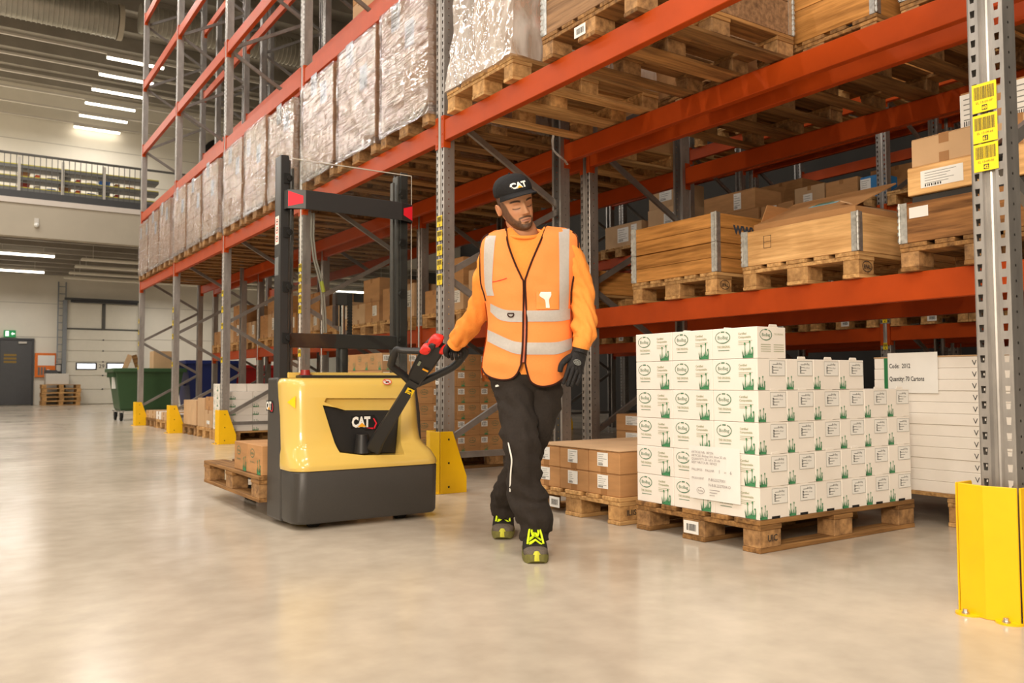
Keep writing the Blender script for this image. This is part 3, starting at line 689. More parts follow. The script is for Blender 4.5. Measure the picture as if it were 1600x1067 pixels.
def white_art():
    me = {}
    mb = MB(); M = fm((-0.0008, CW, 0), (0, -1, 0), (0, 0, 1))
    logo(mb, M, CW*0.25, CHT*0.70, CW*0.172, 2)
    put(mb, M, 'THE ORIGINAL', CW*0.27, CHT*0.36, CW*0.055, 3, 'CENTER', sx=0.8, bold=0.0004); mb.rect(M, CW*0.14, CHT*0.27, CW*0.40, CHT*0.29, 2, 0.0004)
    put(mb, M, 'Certified', CW*0.60, CHT*0.76, CW*0.05, 3, bold=0.0004); put(mb, M, 'Compostable', CW*0.60, CHT*0.65, CW*0.05, 3, bold=0.0004)
    for k in range(3): mb.rect(M, CW*0.60, CHT*(0.55-0.055*k), CW*(0.90-0.06*k), CHT*(0.565-0.055*k), 4, 0.0004)
    grass(mb, M, CW*0.70, 0.002, CHT*0.62, 1, 3)
    me['front'] = mb.mesh('printed_front', [M_white, M_green_ink, M_green_dark, M_olive_ink, M_olive_ink])
    mb = MB(); M = fm((0, -0.0008, 0), (1, 0, 0), (0, 0, 1))
    grass(mb, M, CL*0.0+0.002, 0.002, CHT*0.5, 1, 5)
    me['end'] = mb.mesh('printed_end', [M_white, M_green_ink])
    mb = MB(); M = fm((0, -0.0016, 0), (1, 0, 0), (0, 0, 1))
    a, b, c2, d2 = CL*0.40, CHT*0.45, CL*0.95, CHT*0.93
    mb.rect(M, a, b, c2, d2, 0)
    for (p0, p1, p2, p3) in ((a, b, c2, b+0.0015), (a, d2-0.0015, c2, d2), (a, b, a+0.0015, d2), (c2-0.0015, b, c2, d2)): mb.rect(M, p0, p1, p2, p3, 1, 0.0004)
    rs = random.Random(4)
    for k in range(4): mb.rect(M, a+0.022, b+0.05-0.013*k, a+0.022+rs.uniform(0.02, 0.07), b+0.053-0.013*k, 1, 0.0004)
    put(mb, M, 'BioBag', a+0.05, d2-0.018, 0.013, 2); put(mb, M, '10 x 25 pcs', a+0.045, d2-0.034, 0.009, 2)
    for k in range(5): mb.rect(M, a+0.016, b+0.012+0.007*k, a+0.026, b+0.016+0.007*k, 2, 0.0005)
    me['label'] = mb.mesh('shipping_label', [M_paper, M_grey_ink, M_ink])
    mb = MB(); mb.box(CL*0.4, CL*0.68, -0.0012, 0.002, 0.0, 0.011); me['slot'] = mb.mesh('hand_slot', [M_hole])
    mb = MB(); mb.box(0, CL-0.0015, 0, CW-0.002, 0, CHT-0.0015)
    mb.prism([(CL*0.4, CHT-0.002), (CL*0.72, CHT-0.002), (CL*0.69, CHT+0.011), (CL*0.43, CHT+0.011)], 'y', 0.0, 0.003)
    me['box'] = mb.mesh('white_carton', [M_white], 0.002)
    mb = MB(); mb.box(0, CL-0.0015, 0, CW-0.002, 0, CHT-0.0015)
    me['plain'] = mb.mesh('white_carton', [M_white], 0.002)
    return me
ART = white_art()
ORD = ['first', 'second', 'third', 'fourth', 'fifth', 'sixth', 'seventh', 'eighth', 'ninth', 'tenth']
LAY = ['bottom', 'second', 'third', 'fourth', 'fifth', 'top']
def white_carton(x, y, z, label, group, front=True, end=True, slot=False, flap=True):
    o = obj('white_carton', ART['box' if flap else 'plain'], None, (x, y, z)); tag(o, label, 'carton', group)
    if front: obj('printed_front', ART['front'], o)
    if end:
        obj('printed_end', ART['end'], o); obj('shipping_label', ART['label'], o)
    if slot: obj('hand_slot', ART['slot'], o)
    return o
# main pallet under the first beam
PX, PY = 2.955, 2.465
pallet(PX, PY, 0, 'weathered wooden pallet on the floor under the stack of white cartons', style='old', barcode=0.46, stamp='UIC')
rs = random.Random(2)
for lev in range(6):
    nx = 6 if lev < 4 else (4 if lev == 4 else 1)
    for i in range(nx):
        for j in range(3):
            shell = i in (0, nx-1) or j == 0 or lev >= 3
            if not shell: continue
            x = PX+0.006+i*CL+rs.uniform(0, 0.0012); yy = PY+0.004+j*CW+rs.uniform(0, 0.0015); z = 0.1445+lev*CHT
            if i == 0 and j == 0: lab = f'white green-printed carton on the near corner of its pallet, {LAY[lev]} layer'
            elif i == 0: lab = f'white green-printed carton facing the aisle, {LAY[lev]} layer, {ORD[j]} from the near corner'
            elif j == 0: lab = f'white labelled carton on the narrow-box side, {LAY[lev]} layer, {ORD[i]} from the near corner'
            else: lab = f'white carton behind the labelled side, {LAY[lev]} layer, {ORD[i]} column, row {["one", "two"][j-1]} back'
            if lev == 5:
                o = white_carton(x, yy, z, lab, 'white cartons on the front pallet', True, False, False, True)
                if j == 0:
                    mb = MB(); M = fm((0, -0.0008, 0), (1, 0, 0), (0, 0, 1)); logo(mb, M, CL*0.3, CHT*0.74, CL*0.21, 0); put(mb, M, 'THE ORIGINAL', CL*0.58, CHT*0.74, 0.012, 1, sx=0.8)
                    for k in range(4): mb.rect(M, CL*0.12, CHT*(0.42-0.07*k), CL*0.46, CHT*(0.44-0.07*k), 1, 0.0004); mb.rect(M, CL*0.56, CHT*(0.42-0.07*k), CL*0.92, CHT*(0.44-0.07*k), 1, 0.0004)
                    obj('printed_end', mb.mesh('printed_end', [M_green_dark, M_olive_ink]), o)
            else: white_carton(x, yy, z, lab, 'white cartons on the front pallet', i == 0, j == 0, lev == 0 and j == 0, j == 0)
# delivery sheet taped across the cartons
p0 = at(1077, 700, X=PX-0.004); p1 = at(1156, 700, X=PX-0.004); zt = at(1100, 697, X=PX-0.004).z; zb = at(1100, 780, X=PX-0.004).z
M = fm((PX-0.0055, p0.y, zb), (0, -1, 0), (0, 0, 1)); wS = p0.y-p1.y; hS = zt-zb
ds = thing('delivery_sheet', 'large white delivery sheet taped over the printed cartons', 'sheet', (0, 0, 0))
mb = MB(); N_ = 8
mb.add([M @ Vector((wS*i/N_, hS*j, 0.0015*math.sin(i*1.3+j))) for j in (0, 1) for i in range(N_+1)], [(i, i+1, N_+2+i, N_+1+i) for i in range(N_)], 0)
obj('sheet', mb.mesh('sheet', [M_paper]), ds)
mb = MB()
for k, t in enumerate(('ARTICLE NR. 187256', 'ARTICLE: Biobag 10 L knut 25 stk', 'QUANTITY: 25 rull a 25 stk', 'BEST NR/TOUR: 187423')): put(mb, M, t, wS*0.06, hS*(0.86-0.065*k), hS*0.062, 0, z=0.004)
put(mb, M, 'PALLEPOS', wS*0.06, hS*0.53, hS*0.062, 0, z=0.004); put(mb, M, 'PALLNR', wS*0.34, hS*0.53, hS*0.062, 0, z=0.004); put(mb, M, '1', wS*0.60, hS*0.52, hS*0.09, 0, z=0.004); put(mb, M, 'av', wS*0.71, hS*0.53, hS*0.06, 0, z=0.004); put(mb, M, '6', wS*0.82, hS*0.52, hS*0.09, 0, z=0.004)
put(mb, M, 'PRODUSENT', wS*0.06, hS*0.37, hS*0.055, 0, z=0.004); put(mb, M, 'P-BG2527001', wS*0.40, hS*0.36, hS*0.075, 0, z=0.004); put(mb, M, 'N-B.B.2527004-D', wS*0.40, hS*0.26, hS*0.075, 0, z=0.004)
logo(mb, M @ Matrix.Translation((0, 0, 0.0035)), wS*0.24, hS*0.16, wS*0.08, 0)
for k in range(3): mb.rect(M, wS*0.42, hS*(0.19-0.05*k), wS*(0.62-0.05*k), hS*(0.2-0.05*k), 0, 0.004)
obj('lettering', mb.mesh('lettering', [mat('faded grey print', (150, 138, 136), 0.7, var=0.05)]), ds)

# the flat brown cartons on their pallet, left of the white stack
CX, CY = 2.93, 3.36
pallet(CX, CY, 0, 'pale wooden pallet on the floor under the flat brown cartons', style='new', barcode=0.62, stamp='ILIIS')
_fl = {}
for lev in range(2):
    for j in range(3):
        for i in range(2):
            hh = 0.118
            o = carton(CX+0.01+i*0.59, CY+0.012+j*0.262, 0.1445+lev*(hh+0.001), 0.587, 0.259, hh, f'flat brown carton, {["lower", "upper"][lev]} layer, {ORD[j]} from white stack, {["aisle side", "rear"][i]}', M_card, 'flat brown cartons beside the white stack', 'x', [('x', 0.30, 0.30, 0.34, 0.62)] if i == 0 else ())
mb = MB(); mb.box(0, 1.18, 0, 0.79, 0, 0.006)
o = obj('cardboard_sheet', mb.mesh('cardboard_sheet', [M_card_light], 0.001), None, (CX+0.008, CY+0.01, 0.1445+2*0.119+0.001)); tag(o, 'flat cardboard sheet lying on top of the flat brown cartons', 'sheet')
# two brown cartons at the back between the racks
carton(4.2, 4.42, 0.146, 0.5, 0.43, 0.12, 'brown carton at the bottom of the small stack behind the white cartons', M_card, 'pair of brown cartons', None)
for k, z in enumerate((0.267, 0.39)):
    carton(4.2, 4.42, z, 0.5, 0.43, 0.122, ['brown labelled carton behind the white stack, lower of two', 'brown labelled carton behind the white stack, upper of two'][k], M_card, 'pair of brown cartons', None, [('x', 0.25, 0.35, 0.35, 0.55)])
pallet(4.15, 4.08, 0, 'wooden pallet in the rear rack under two brown cartons', style='old', group='pallets on the floor of the rear rack')
carton(4.75, 4.45, 0.146, 0.45, 0.3, 0.13, 'low brown carton at the back, behind the pair of labelled cartons', M_card, 'pair of brown cartons', 'x')

# tall stack of long white cartons with the code sheet
QX, QY0, QY1 = 4.33, 1.56, 2.79
pallet(QX-0.02, 1.58, 0, 'wooden pallet in the rear rack carrying the long white cartons', style='new', LX=1.2, group='pallets on the floor of the rear rack')
mb = MB(); mb.box(0, 1.0, 0, 1.25, 0, 0.02); o = obj('wooden_board', mb.mesh('wooden_board', [M_wood], 0.002), None, (QX-0.01, QY0-0.01, 0.1455)); tag(o, 'flat wooden board under the stack of long white cartons', 'board')
mb = MB(); mb.box(0, 0.9, 0, QY1-QY0, 0, 0.0585); qm = mb.mesh('long_white_carton', [M_white], 0.0025)
mb = MB(); M = fm((-0.001, QY1-QY0, 0), (0, -1, 0), (0, 0, 1)); wq = QY1-QY0
mk = text('V', 0.04); mb.addmesh(mk, M @ Matrix.Translation((QY1-2.245, 0.012, 0.0005)), 0); qv = mb.mesh('tick_mark', [M_ink])
for k in range(12):
    o = obj('long_white_carton', qm, None, (QX+0.002*((k*7) % 3), QY0, 0.166+k*0.0595)); tag(o, f'long flat white carton in the tall stack, {["lowest", "second from bottom", "third from bottom", "fourth from bottom", "fifth from bottom", "sixth from bottom", "sixth from top", "fifth from top", "fourth from top", "third from top", "second from top", "topmost"][k]}', 'carton', 'long white cartons with the code sheet'); obj('tick_mark', qv, o)
mb = MB(); mb.box(0, 0.9, 0, wq, 0, 0.006); o = obj('cardboard_cover', mb.mesh('cardboard_cover', [M_card_light]), None, (QX, QY0, 0.166+12*0.0595)); tag(o, 'thin brown cardboard lid over the long white cartons', 'sheet')
# green strap and code sheet
gy = at(1384, 560, X=QX-0.004); mb = MB(); mb.box(-0.004, -0.002, 0, 0.022, 0.17, 0.166+12*0.0595); o = obj('green_strap', mb.mesh('green_strap', [mat('green strap', (40, 120, 70), 0.4, var=0.05)]), None, (QX, gy.y-0.01, 0)); tag(o, 'green strap running down the stack of long white cartons', 'strap')
a = at(1388, 600, X=QX-0.005); b = at(1466, 600, X=QX-0.005); zt = at(1420, 551, X=QX).z; zb = at(1420, 614, X=QX).z
M = fm((QX-0.006, a.y, zb), (0, -1, 0), (0, 0, 1)); wS = a.y-b.y; hS = zt-zb
cs = thing('code_sheet', 'white sheet reading Code and Quantity taped to the long cartons', 'sheet'); mb = MB(); mb.rect(M, 0, 0, wS, hS, 0); obj('sheet', mb.mesh('sheet', [M_paper]), cs)
mb = MB(); put(mb, M, 'Code:  2012', wS*0.03, hS*0.62, hS*0.16, 0, z=0.001, bold=0.0006, sx=0.7); put(mb, M, 'Quantity: 70 Cartons', wS*0.03, hS*0.30, hS*0.16, 0, z=0.001, bold=0.0006, sx=0.66)
obj('lettering', mb.mesh('lettering', [M_ink]), cs)

# ------------------------------------------------------------------ pallet collars (folding frames)
def collar(x, y, z, dx, dy, dz, label, m, boards=2, group='wooden pallet frames', print_=None, stamp=False):
    r = thing('pallet_collar', label, 'pallet collar', (x, y, z), 0, group); t = 0.02; bh = dz/boards
    mx_ = {M_frame: M_frame_x, M_frame_light: M_frame_light_x}.get(m, m)
    def bd(x0, x1, y0, y1, k):
        mb = MB(); mb.box(x0, x1, y0, y1, k*bh+0.001, (k+1)*bh-0.0015); return obj('board', mb.mesh('board', [m if x1-x0 < 0.1 else mx_], 0.002), r)
    for k in range(boards):
        bd(0, t, t*0.2, dy-t*0.2, k); bd(dx-t, dx, t*0.2, dy-t*0.2, k); bd(t, dx-t, 0, t, k); bd(t, dx-t, dy-t, dy, k)
    for cx, cy, sx, sy in ((0, 0, 1, 1), (0, dy, 1, -1), (dx, 0, -1, 1), (dx, dy, -1, -1)):
        mb = MB(); q = 0.038; th = 0.004
        x0, x1 = sorted((cx-sx*th, cx)); y0, y1 = sorted((cy, cy+sy*q)); mb.box(x0, x1, y0, y1, 0.001, dz+0.003)
        x0, x1 = sorted((cx, cx+sx*q)); y0, y1 = sorted((cy-sy*th, cy)); mb.box(x0, x1, y0, y1, 0.001, dz+0.003)
        nk = max(4, int(dz/0.03))
        mb.tube([(cx-sx*0.003, cy-sy*0.003, 0.001), (cx-sx*0.003, cy-sy*0.003, dz+0.004)], 0.007, 8)
        for k in range(nk):
            zc = (k+0.5)*dz/nk
            mb.tube([(cx-sx*0.003, cy-sy*0.003, zc-0.009), (cx-sx*0.003, cy-sy*0.003, zc+0.009)], 0.0105, 8)
        obj('hinge', mb.mesh('hinge', [M_hinge]), r)
    if print_:
        mb = MB(); M = fm((0, -0.0008, 0), (1, 0, 0), (0, 0, 1)); put(mb, M, print_, 0.165, dz*0.35, 0.12, 0, bold=0.003); obj('printed_address', mb.mesh('printed_address', [mat('blue grey stencil', (64, 72, 84), 0.7, var=0.2)]), r)
    if stamp:
        mb = MB(); M = fm((-0.0008, dy, 0), (0, -1, 0), (0, 0, 1))
        for (p0, p1, p2, p3) in ((0.2, 0.45, 0.27, 0.46), (0.2, 0.79, 0.27, 0.80), (0.2, 0.45, 0.204, 0.8), (0.266, 0.45, 0.27, 0.8), (0.2, 0.62, 0.27, 0.63)): mb.rect(M, p0*dy, p1*dz, p2*dy, p3*dz, 0, 0.0004)
        obj('burnt_stamp', mb.mesh('burnt_stamp', [M_ink]), r)
    return r
FX = 4.06
YA, YBB, YC = 1.655, 2.69, 3.70
pallet(FX, YC, T1+0.0005, 'wooden pallet on the lowest beam under the dark varnished frames', style='new', group='pallets on the lowest beam', stamp='EPAL')
pallet(FX, YBB, T1+0.0005, 'wooden pallet on the lowest beam under the pale frame', style='new', group='pallets on the lowest beam', stamp='EPAL')
pallet(FX, YA, T1+0.0005, 'worn wooden pallet on the lowest beam beside the labelled post', style='old', group='pallets on the lowest beam')
zf = T1+0.146
collar(FX+0.005, YC+0.005, zf, 1.19, 0.79, 0.19, 'dark varnished wooden frame on the lowest beam, lower of the pair', M_frame, 2)
collar(FX+0.005, YC+0.005, zf+0.195, 1.19, 0.79, 0.19, 'dark varnished wooden frame with stencilled address, upper of the pair', M_frame, 2, print_='www.ocmi')
collar(FX+0.005, YBB+0.005, zf, 1.19, 0.79, 0.215, 'pale pine frame with steel hinges around an open carton', M_frame_light, 1, stamp=True)
collar(FX+0.005, YA+0.005, zf, 1.19, 0.79, 0.205, 'weathered wooden frame beside the labelled post, paper slip on it', M_frame_old, 1)
# open carton with raised flaps inside the pale frame
oc = thing('open_carton', 'large open brown carton with raised flaps inside the pale frame', 'carton', (FX+0.05, YBB+0.045, zf))
dx, dy, dz = 1.08, 0.70, 0.26
mb = MB(); t = 0.006
mb.box(0, dx, 0, dy, 0.0, 0.01); mb.box(0, t, 0, dy, 0.01, dz); mb.box(dx-t, dx, 0, dy, 0.01, dz); mb.box(t, dx-t, 0, t, 0.01, dz); mb.box(t, dx-t, dy-t, dy, 0.01, dz)
obj('body', mb.mesh('body', [M_card]), oc)
mb = MB(); mb.prism([(0, dz), (0.006, dz), (0.40, dz+0.17), (0.39, dz+0.176)], 'y', 0.0, dy*0.98); obj('flap', mb.mesh('flap', [M_card]), oc)
mb = MB(); mb.prism([(dx-0.006, dz), (dx, dz), (dx-0.34, dz+0.05), (dx-0.345, dz+0.045)], 'y', 0.02, dy); obj('flap', mb.mesh('flap', [M_card]), oc)
mb = MB(); mb.prism([(0, dz), (0.006, dz), (0.13, dz+0.05), (0.125, dz+0.055)], 'x', 0.05, dx*0.9); obj('flap', mb.mesh('flap', [M_card_light]), oc)
mb = MB(); mb.prism([(dy-0.006, dz), (dy, dz), (dy-0.06, dz+0.12), (dy-0.066, dz+0.12)], 'x', 0.05, dx*0.9); obj('flap', mb.mesh('flap', [M_card]), oc)
M = Matrix.Translation((0.17, dy*0.62, dz+0.078)) @ fm((0, 0, 0), (0, -1, 0), (0.39, 0, 0.165)) @ Matrix.Diagonal((1.5, 1.5, 1.5, 1)); mb = MB(); mb.rect(M, 0, 0, 0.13, 0.10, 0)
for k in range(5): mb.rect(M, 0.012, 0.016+0.016*k, 0.11-0.012*(k % 3), 0.024+0.016*k, 1, 0.0006)
o = obj('blue_label', mb.mesh('blue_label', [mat('pale blue label', (150, 196, 206), 0.5, var=0.05), M_green_dark]), oc); o['label'] = 'pale blue printed label'
# paper slip on the weathered frame
mb = MB(); mb.box(-0.0015, 0, 0, 0.10, 0, 0.055); o = obj('paper_slip', mb.mesh('paper_slip', [M_paper]), None, (FX+0.0045, 2.30, zf+0.125)); tag(o, 'small white paper slip stuck on the weathered frame', 'paper')
zb_ = zf+0.207
mb = MB(); mb.box(0, 1.0, 0, 0.72, 0, 0.035); o = obj('black_tray', mb.mesh('black_tray', [mat('dark tray plastic', (58, 56, 54), 0.5, var=0.1)], 0.004), None, (FX+0.04, YA+0.03, zb_)); tag(o, 'dark tray lying on the weathered frame under the labelled box', 'tray')
zb_ += 0.036
carton(FX+0.02, YA+0.04, zb_, 0.8, 0.72, 0.145, 'wide box with two paper labels on the weathered frame', M_frame_light, 'boxes over the weathered frame', None, [('x', 0.10, 0.2, 0.30, 0.6), ('x', 0.56, 0.06, 0.18, 0.88)])
zb_ += 0.146
carton(FX+0.03, YA+0.40, zb_, 0.6, 0.34, 0.145, 'taped carton on top of the wide labelled box, left', M_card_light, 'boxes over the weathered frame', 'x')
carton(FX+0.03, YA+0.05, zb_, 0.6, 0.345, 0.145, 'taped carton on top of the wide labelled box, right', M_card_light, 'boxes over the weathered frame', 'x')
carton(FX+0.10, YA+0.10, zb_+0.146, 0.5, 0.42, 0.19, 'carton with two white papers, topmost beside the labelled post', M_card, 'boxes over the weathered frame', None, [('x', 0.0, 0.05, 0.42, 0.9), ('x', 0.6, 0.0, 0.4, 0.95)])
# ------------------------------------------------------------------ second level along the aisle
FXX = XR-0.045
# film-wrapped load and framed pallets of the near bay
def wrap_shell(mb, x0, x1, y0, y1, z0, z1, pinch=0.0, amp=0.008, seed=0, nx=14, nz=26, top=False):
    """thin wrapped skin: rounded box with rumpled sides"""
    rings = []
    per = [(x0, y0), (x1, y0), (x1, y1), (x0, y1)]
    for k in range(nz+1):
        f_ = k/nz; z = z0+(z1-z0)*f_; ring = []
        s = 1-pinch*math.sin(min(1, f_*1.0)*PI/2)
        cx, cy = (x0+x1)/2, (y0+y1)/2
        for e in range(4):
            ax, ay = per[e]; bx, by = per[(e+1) % 4]
            for i in range(nx):
                t = i/nx; px, py = ax+(bx-ax)*t, ay+(by-ay)*t
                d = amp*noise.noise(Vector((px*7+seed*3.1, py*7, z*5)))+amp*0.8*noise.noise(Vector((px*22, py*22+seed, z*14)))
                dx_, dy_ = (px-cx), (py-cy); l = math.hypot(dx_, dy_)
                ring.append((cx+dx_*s+dx_/l*(d+amp), cy+dy_*s+dy_/l*(d+amp), z))
        rings.append(ring)
    mb.loft(rings, 0, False)
    if top:
        b = len(mb.v)-len(rings[0]); mb.f.append([b+i for i in range(len(rings[0]))]); mb.m.append(0); mb.sm.append(False)
wl = pallet(FXX, 4.10, T2+0.0005, 'pale pallet on the second beam under the milky wrapped bale', style='new', group='pallets on the second beam')
b = thing('wrapped_bale', 'bulging bale wrapped in milky film on the second beam', 'wrapped load', (0, 0, 0))
mb = MB(); wrap_shell(mb, FXX+0.0, FXX+1.17, 4.10, 4.89, T2+0.147, T2+1.05, 0.10, 0.018, 5); obj('stretch_film', mb.mesh('stretch_film', [M_film_white]), b)
mb = MB(); mb.loft([[(FXX+0.6+sx*(0.54-0.06*k), 4.495+sy*(0.35-0.04*k), T2+0.148+0.44*k) for sx, sy in ((-1,-1),(1,-1),(1,1),(-1,1))] for k in range(3)], 0, True, True, False); obj('wrapped_goods', mb.mesh('wrapped_goods', [M_card_light], 0.03, seg=2), b)
M_dframe = wood('grey brown frame boards', (150, 116, 84), (104, 78, 56), 0.1, 1)
pallet(FXX, 3.0, T2+0.0005, 'pallet on the second beam under the grey brown frame, barcode on block', style='old', group='pallets on the second beam', barcode=0.5)
collar(FXX+0.005, 3.005, T2+0.147, 1.19, 0.79, 0.39, 'grey brown wooden frame on the second beam beside the milky bale', M_dframe, 2)
RX = 4.06
for j, y in enumerate((1.62, 2.55, 3.58)):
    pallet(RX, y, T2+0.0005, f'wooden pallet on second level of the rear rack, {ORD[j]} from the near end', style='old', group='pallets on the second level of the rear rack', stamp='EUR' if j == 2 else None)
    if j < 2: collar(RX+0.005, y+0.005, T2+0.147, 1.19, 0.79, 0.39, f'pine frame with steel hinges on the rear rack, {ORD[j]} from the near end', M_frame, 2, group='frames on the rear rack')
    else: carton(RX+0.05, y+0.05, T2+0.147, 1.1, 0.7, 0.5, f'big brown carton on second level of the rear rack, {ORD[j]} from near end', M_card, 'big cartons on the rear rack')
# shrink-wrapped carton loads, three in every further bay
ring_m = {}
def wrapped_load(x, y, z, h, label, group, seed, style=0):
    L, Wd = 1.2, 0.8
    pallet(x, y, z, 'pallet under film-wrapped carton load, '+label.split(', ')[1], style='old', group='pallets under the wrapped loads')
    b = thing('wrapped_load', label, 'wrapped load', (x, y, z+0.146), 0, group)
    nz = 5 if style == 0 else 4
    ch = (h-0.15)/nz
    k0 = ('wl', round(ch, 3))
    if k0 not in _car:
        mb = MB(); mb.box(0, 0.395, 0, 0.393, 0, ch-0.003); _car[k0] = mb.mesh('wrapped_carton', [M_card], 0.004)
    for k in range(nz):
        for j in range(2):
            for i in range(3):
                if i == 1 and j == 1 and k < nz-1: continue
                obj('wrapped_carton', _car[k0], b, (0.006+i*0.396, 0.006+j*0.395, k*ch))
    # some papers under the film
    rs = random.Random(seed)
    for q in range(2):
        M = fm((-0.001, 0.62-q*0.33+rs.uniform(-0.1, 0.1), ch*(nz-1.7-q)+rs.uniform(0, 0.2)), (0, -1, 0), (0, 0, 1)); mb = MB(); mb.rect(M, 0, 0, 0.15, 0.2, 0)
        for e in range(5): mb.rect(M, 0.02, 0.03+0.03*e, 0.12-0.02*(e % 2), 0.042+0.03*e, 1, 0.0005)
        obj('paper_sheet', mb.mesh('paper_sheet', [mat_bluepaper, M_grey_ink]), b)
    mb = MB(); wrap_shell(mb, -0.004, L-0.004, -0.003, Wd-0.002, -0.07, h-0.148, 0.0, 0.006, seed); obj('stretch_film', mb.mesh('stretch_film', [M_film]), b)
    return b
mat_bluepaper = mat('bluish paper', (176, 184, 194), 0.6, var=0.05)
pos = ['nearest the worker', 'second', 'third', 'fourth', 'fifth', 'sixth', 'seventh', 'eighth', 'ninth', 'tenth', 'eleventh', 'twelfth']
n = 0
for bay in (1, 2, 3, 4):
    for i in range(3):
        y = YK[bay]+PW+0.03+i*0.885
        lab = f'film-wrapped carton load above the second beam, {pos[n]}' + (' along the row' if n else ' in the long row')
        wrapped_load(FXX, y, T2+0.0005, 1.07-0.02*((n*5) % 4), lab, 'film-wrapped loads along the aisle', 11+n); n += 1
# third and higher levels of the further bays
for bay in (1, 2, 3):
    for i in range(3):
        y = YK[bay]+PW+0.03+i*0.885
        for z, nm in ((T2, 'second'), (T3, 'third'), (T4, 'fourth')):
            if bay == 3 and nm != 'second': continue
            if bay == 2 and nm == 'fourth' and i > 1: continue
            where = f'{nm} level of the rear rack, {["near", "middle", "far"][bay-1]} bay, {ORD[i]} place'
            pallet(RX, y, z+0.0005, f'pallet on {where}', style='new' if (i+bay) % 2 else 'old', group='pallets on the rear rack')
            if nm == 'second': carton(RX+0.05, y+0.04, z+0.147, 1.08, 0.71, 0.62, f'big carton on {where}', M_card, 'big cartons on the rear rack', 'x')
            elif (i+bay) % 3 == 2: collar(RX+0.005, y+0.005, z+0.147, 1.19, 0.79, 0.39, f'wooden frame on {where}', M_frame_light, 2, group='frames on the rear rack')
            else:
                for k in range(2):
                    for j in range(2): carton(RX+0.02, y+0.01+j*0.395, z+0.147+k*0.251, 1.1, 0.39, 0.25, f'carton on {where}, {["lower", "upper"][k]} {["near", "far"][j]} one', M_card_light if (i+k) % 2 else M_card, 'cartons on the high levels', 'x')
# rear rack: first level
TR1 = ZR1+H2
for bay, idx in ((1, (0, 1, 2)), (2, (0, 1, 2)), (3, (0, 1, 2)), (4, (0, 1, 2))):
    for i in idx:
        y = YK[bay]+PW+0.03+i*0.885; where = f'first level of the rear rack, {["near", "middle", "far", "last"][bay-1]} bay, {ORD[i]} place'
        pallet(RX, y, TR1+0.0005, f'pallet on {where}', style='new', group='pallets on the rear rack')
        if bay == 1 and i == 0:
            collar(RX+0.005, y+0.005, TR1+0.147, 1.19, 0.79, 0.19, 'wooden frame on the first level behind the worker', M_frame, 1, group='frames on the rear rack'); continue
        hh = 0.24+0.06*((i+bay) % 3)
        for j in range(2): carton(RX+0.03, y+0.01+j*0.395, TR1+0.147, 0.6, 0.385, hh, f'brown carton on {where}, {["near", "far"][j]} half', M_card if (i+j) % 2 else M_card_light, 'cartons on the first level of the rear rack', 'x', [('x', 0.55, 0.3, 0.3, 0.5)] if j == 0 else ())
        if (i+bay) % 2: carton(RX+0.06, y+0.06, TR1+0.148+hh, 0.5, 0.45, 0.28, f'brown carton stacked on {where}', M_card, 'cartons on the first level of the rear rack', 'x')
# distant rack, second level: labelled boxes seen above the frames
def px_box(u0, u1, v0, v1, X, dx, label, m=M_card, sheets=(), tape=None, zb=None):
    a = at(u0, v1, X=X); b = at(u1, v1, X=X); t = at((u0+u1)/2, v0, X=X); bb = at((u0+u1)/2, v1, X=X)
    z0 = bb.z if zb is None else zb
    return carton(X, b.y, z0, dx, a.y-b.y, t.z-z0, label, m, 'labelled cartons on the distant rack', tape, sheets), t.z
zz = T2+0.1475; PXX = 8.2
b1, t1 = px_box(946, 1003, 350, 398, PXX, 0.6, 'long labelled carton on the distant rack, left of the dark frames', M_card_light, [('x', 0.35, 0.25, 0.3, 0.6), ('x', 0.72, 0.3, 0.15, 0.6)], None, zz)
b2, t2 = px_box(1013, 1064, 324, 392, PXX+0.02, 0.5, 'carton on the distant rack behind the steel post, lower', M_card_light, [('x', 0.5, 0.5, 0.4, 0.3)], 'x', zz)
b3, t3 = px_box(1014, 1062, 291, 323, PXX+0.03, 0.48, 'labelled carton on the distant rack behind the steel post, upper', M_card_light, [('x', 0.35, 0.3, 0.4, 0.6)], None, t2+0.001)
b4, t4 = px_box(1094, 1186, 333, 380, PXX+0.02, 0.6, 'wide carton on the distant rack above the stencilled frame, lower', M_card, (), 'x', zz)
b5, t5 = px_box(1100, 1180, 302, 332, PXX+0.03, 0.5, 'wide carton with white label above the stencilled frame, upper', M_card, [('x', 0.60, 0.1, 0.14, 0.8)], None, t4+0.001)
b6, t6 = px_box(1190, 1240, 318, 380, PXX+0.02, 0.6, 'carton with white label beyond the raised flaps, left', M_card, [('x', 0.25, 0.4, 0.25, 0.5)], 'x', zz)
b7, t7 = px_box(1243, 1290, 290, 380, PXX+0.03, 0.5, 'taped carton beyond the raised flaps, middle', M_card_light, [('x', 0.3, 0.1, 0.3, 0.6)], 'x', zz)
b8, t8 = px_box(1292, 1342, 280, 380, PXX+0.02, 0.6, 'carton beyond the raised flaps, right', M_card, (), 'x', zz)
b9, t9 = px_box(1345, 1378, 274, 317, PXX+0.02, 0.3, 'blue carton on the distant rack under the beams', mat('blue carton', (52, 128, 190), 0.6, var=0.08), [('x', 0.0, 0.3, 0.5, 0.6)], None, zz)
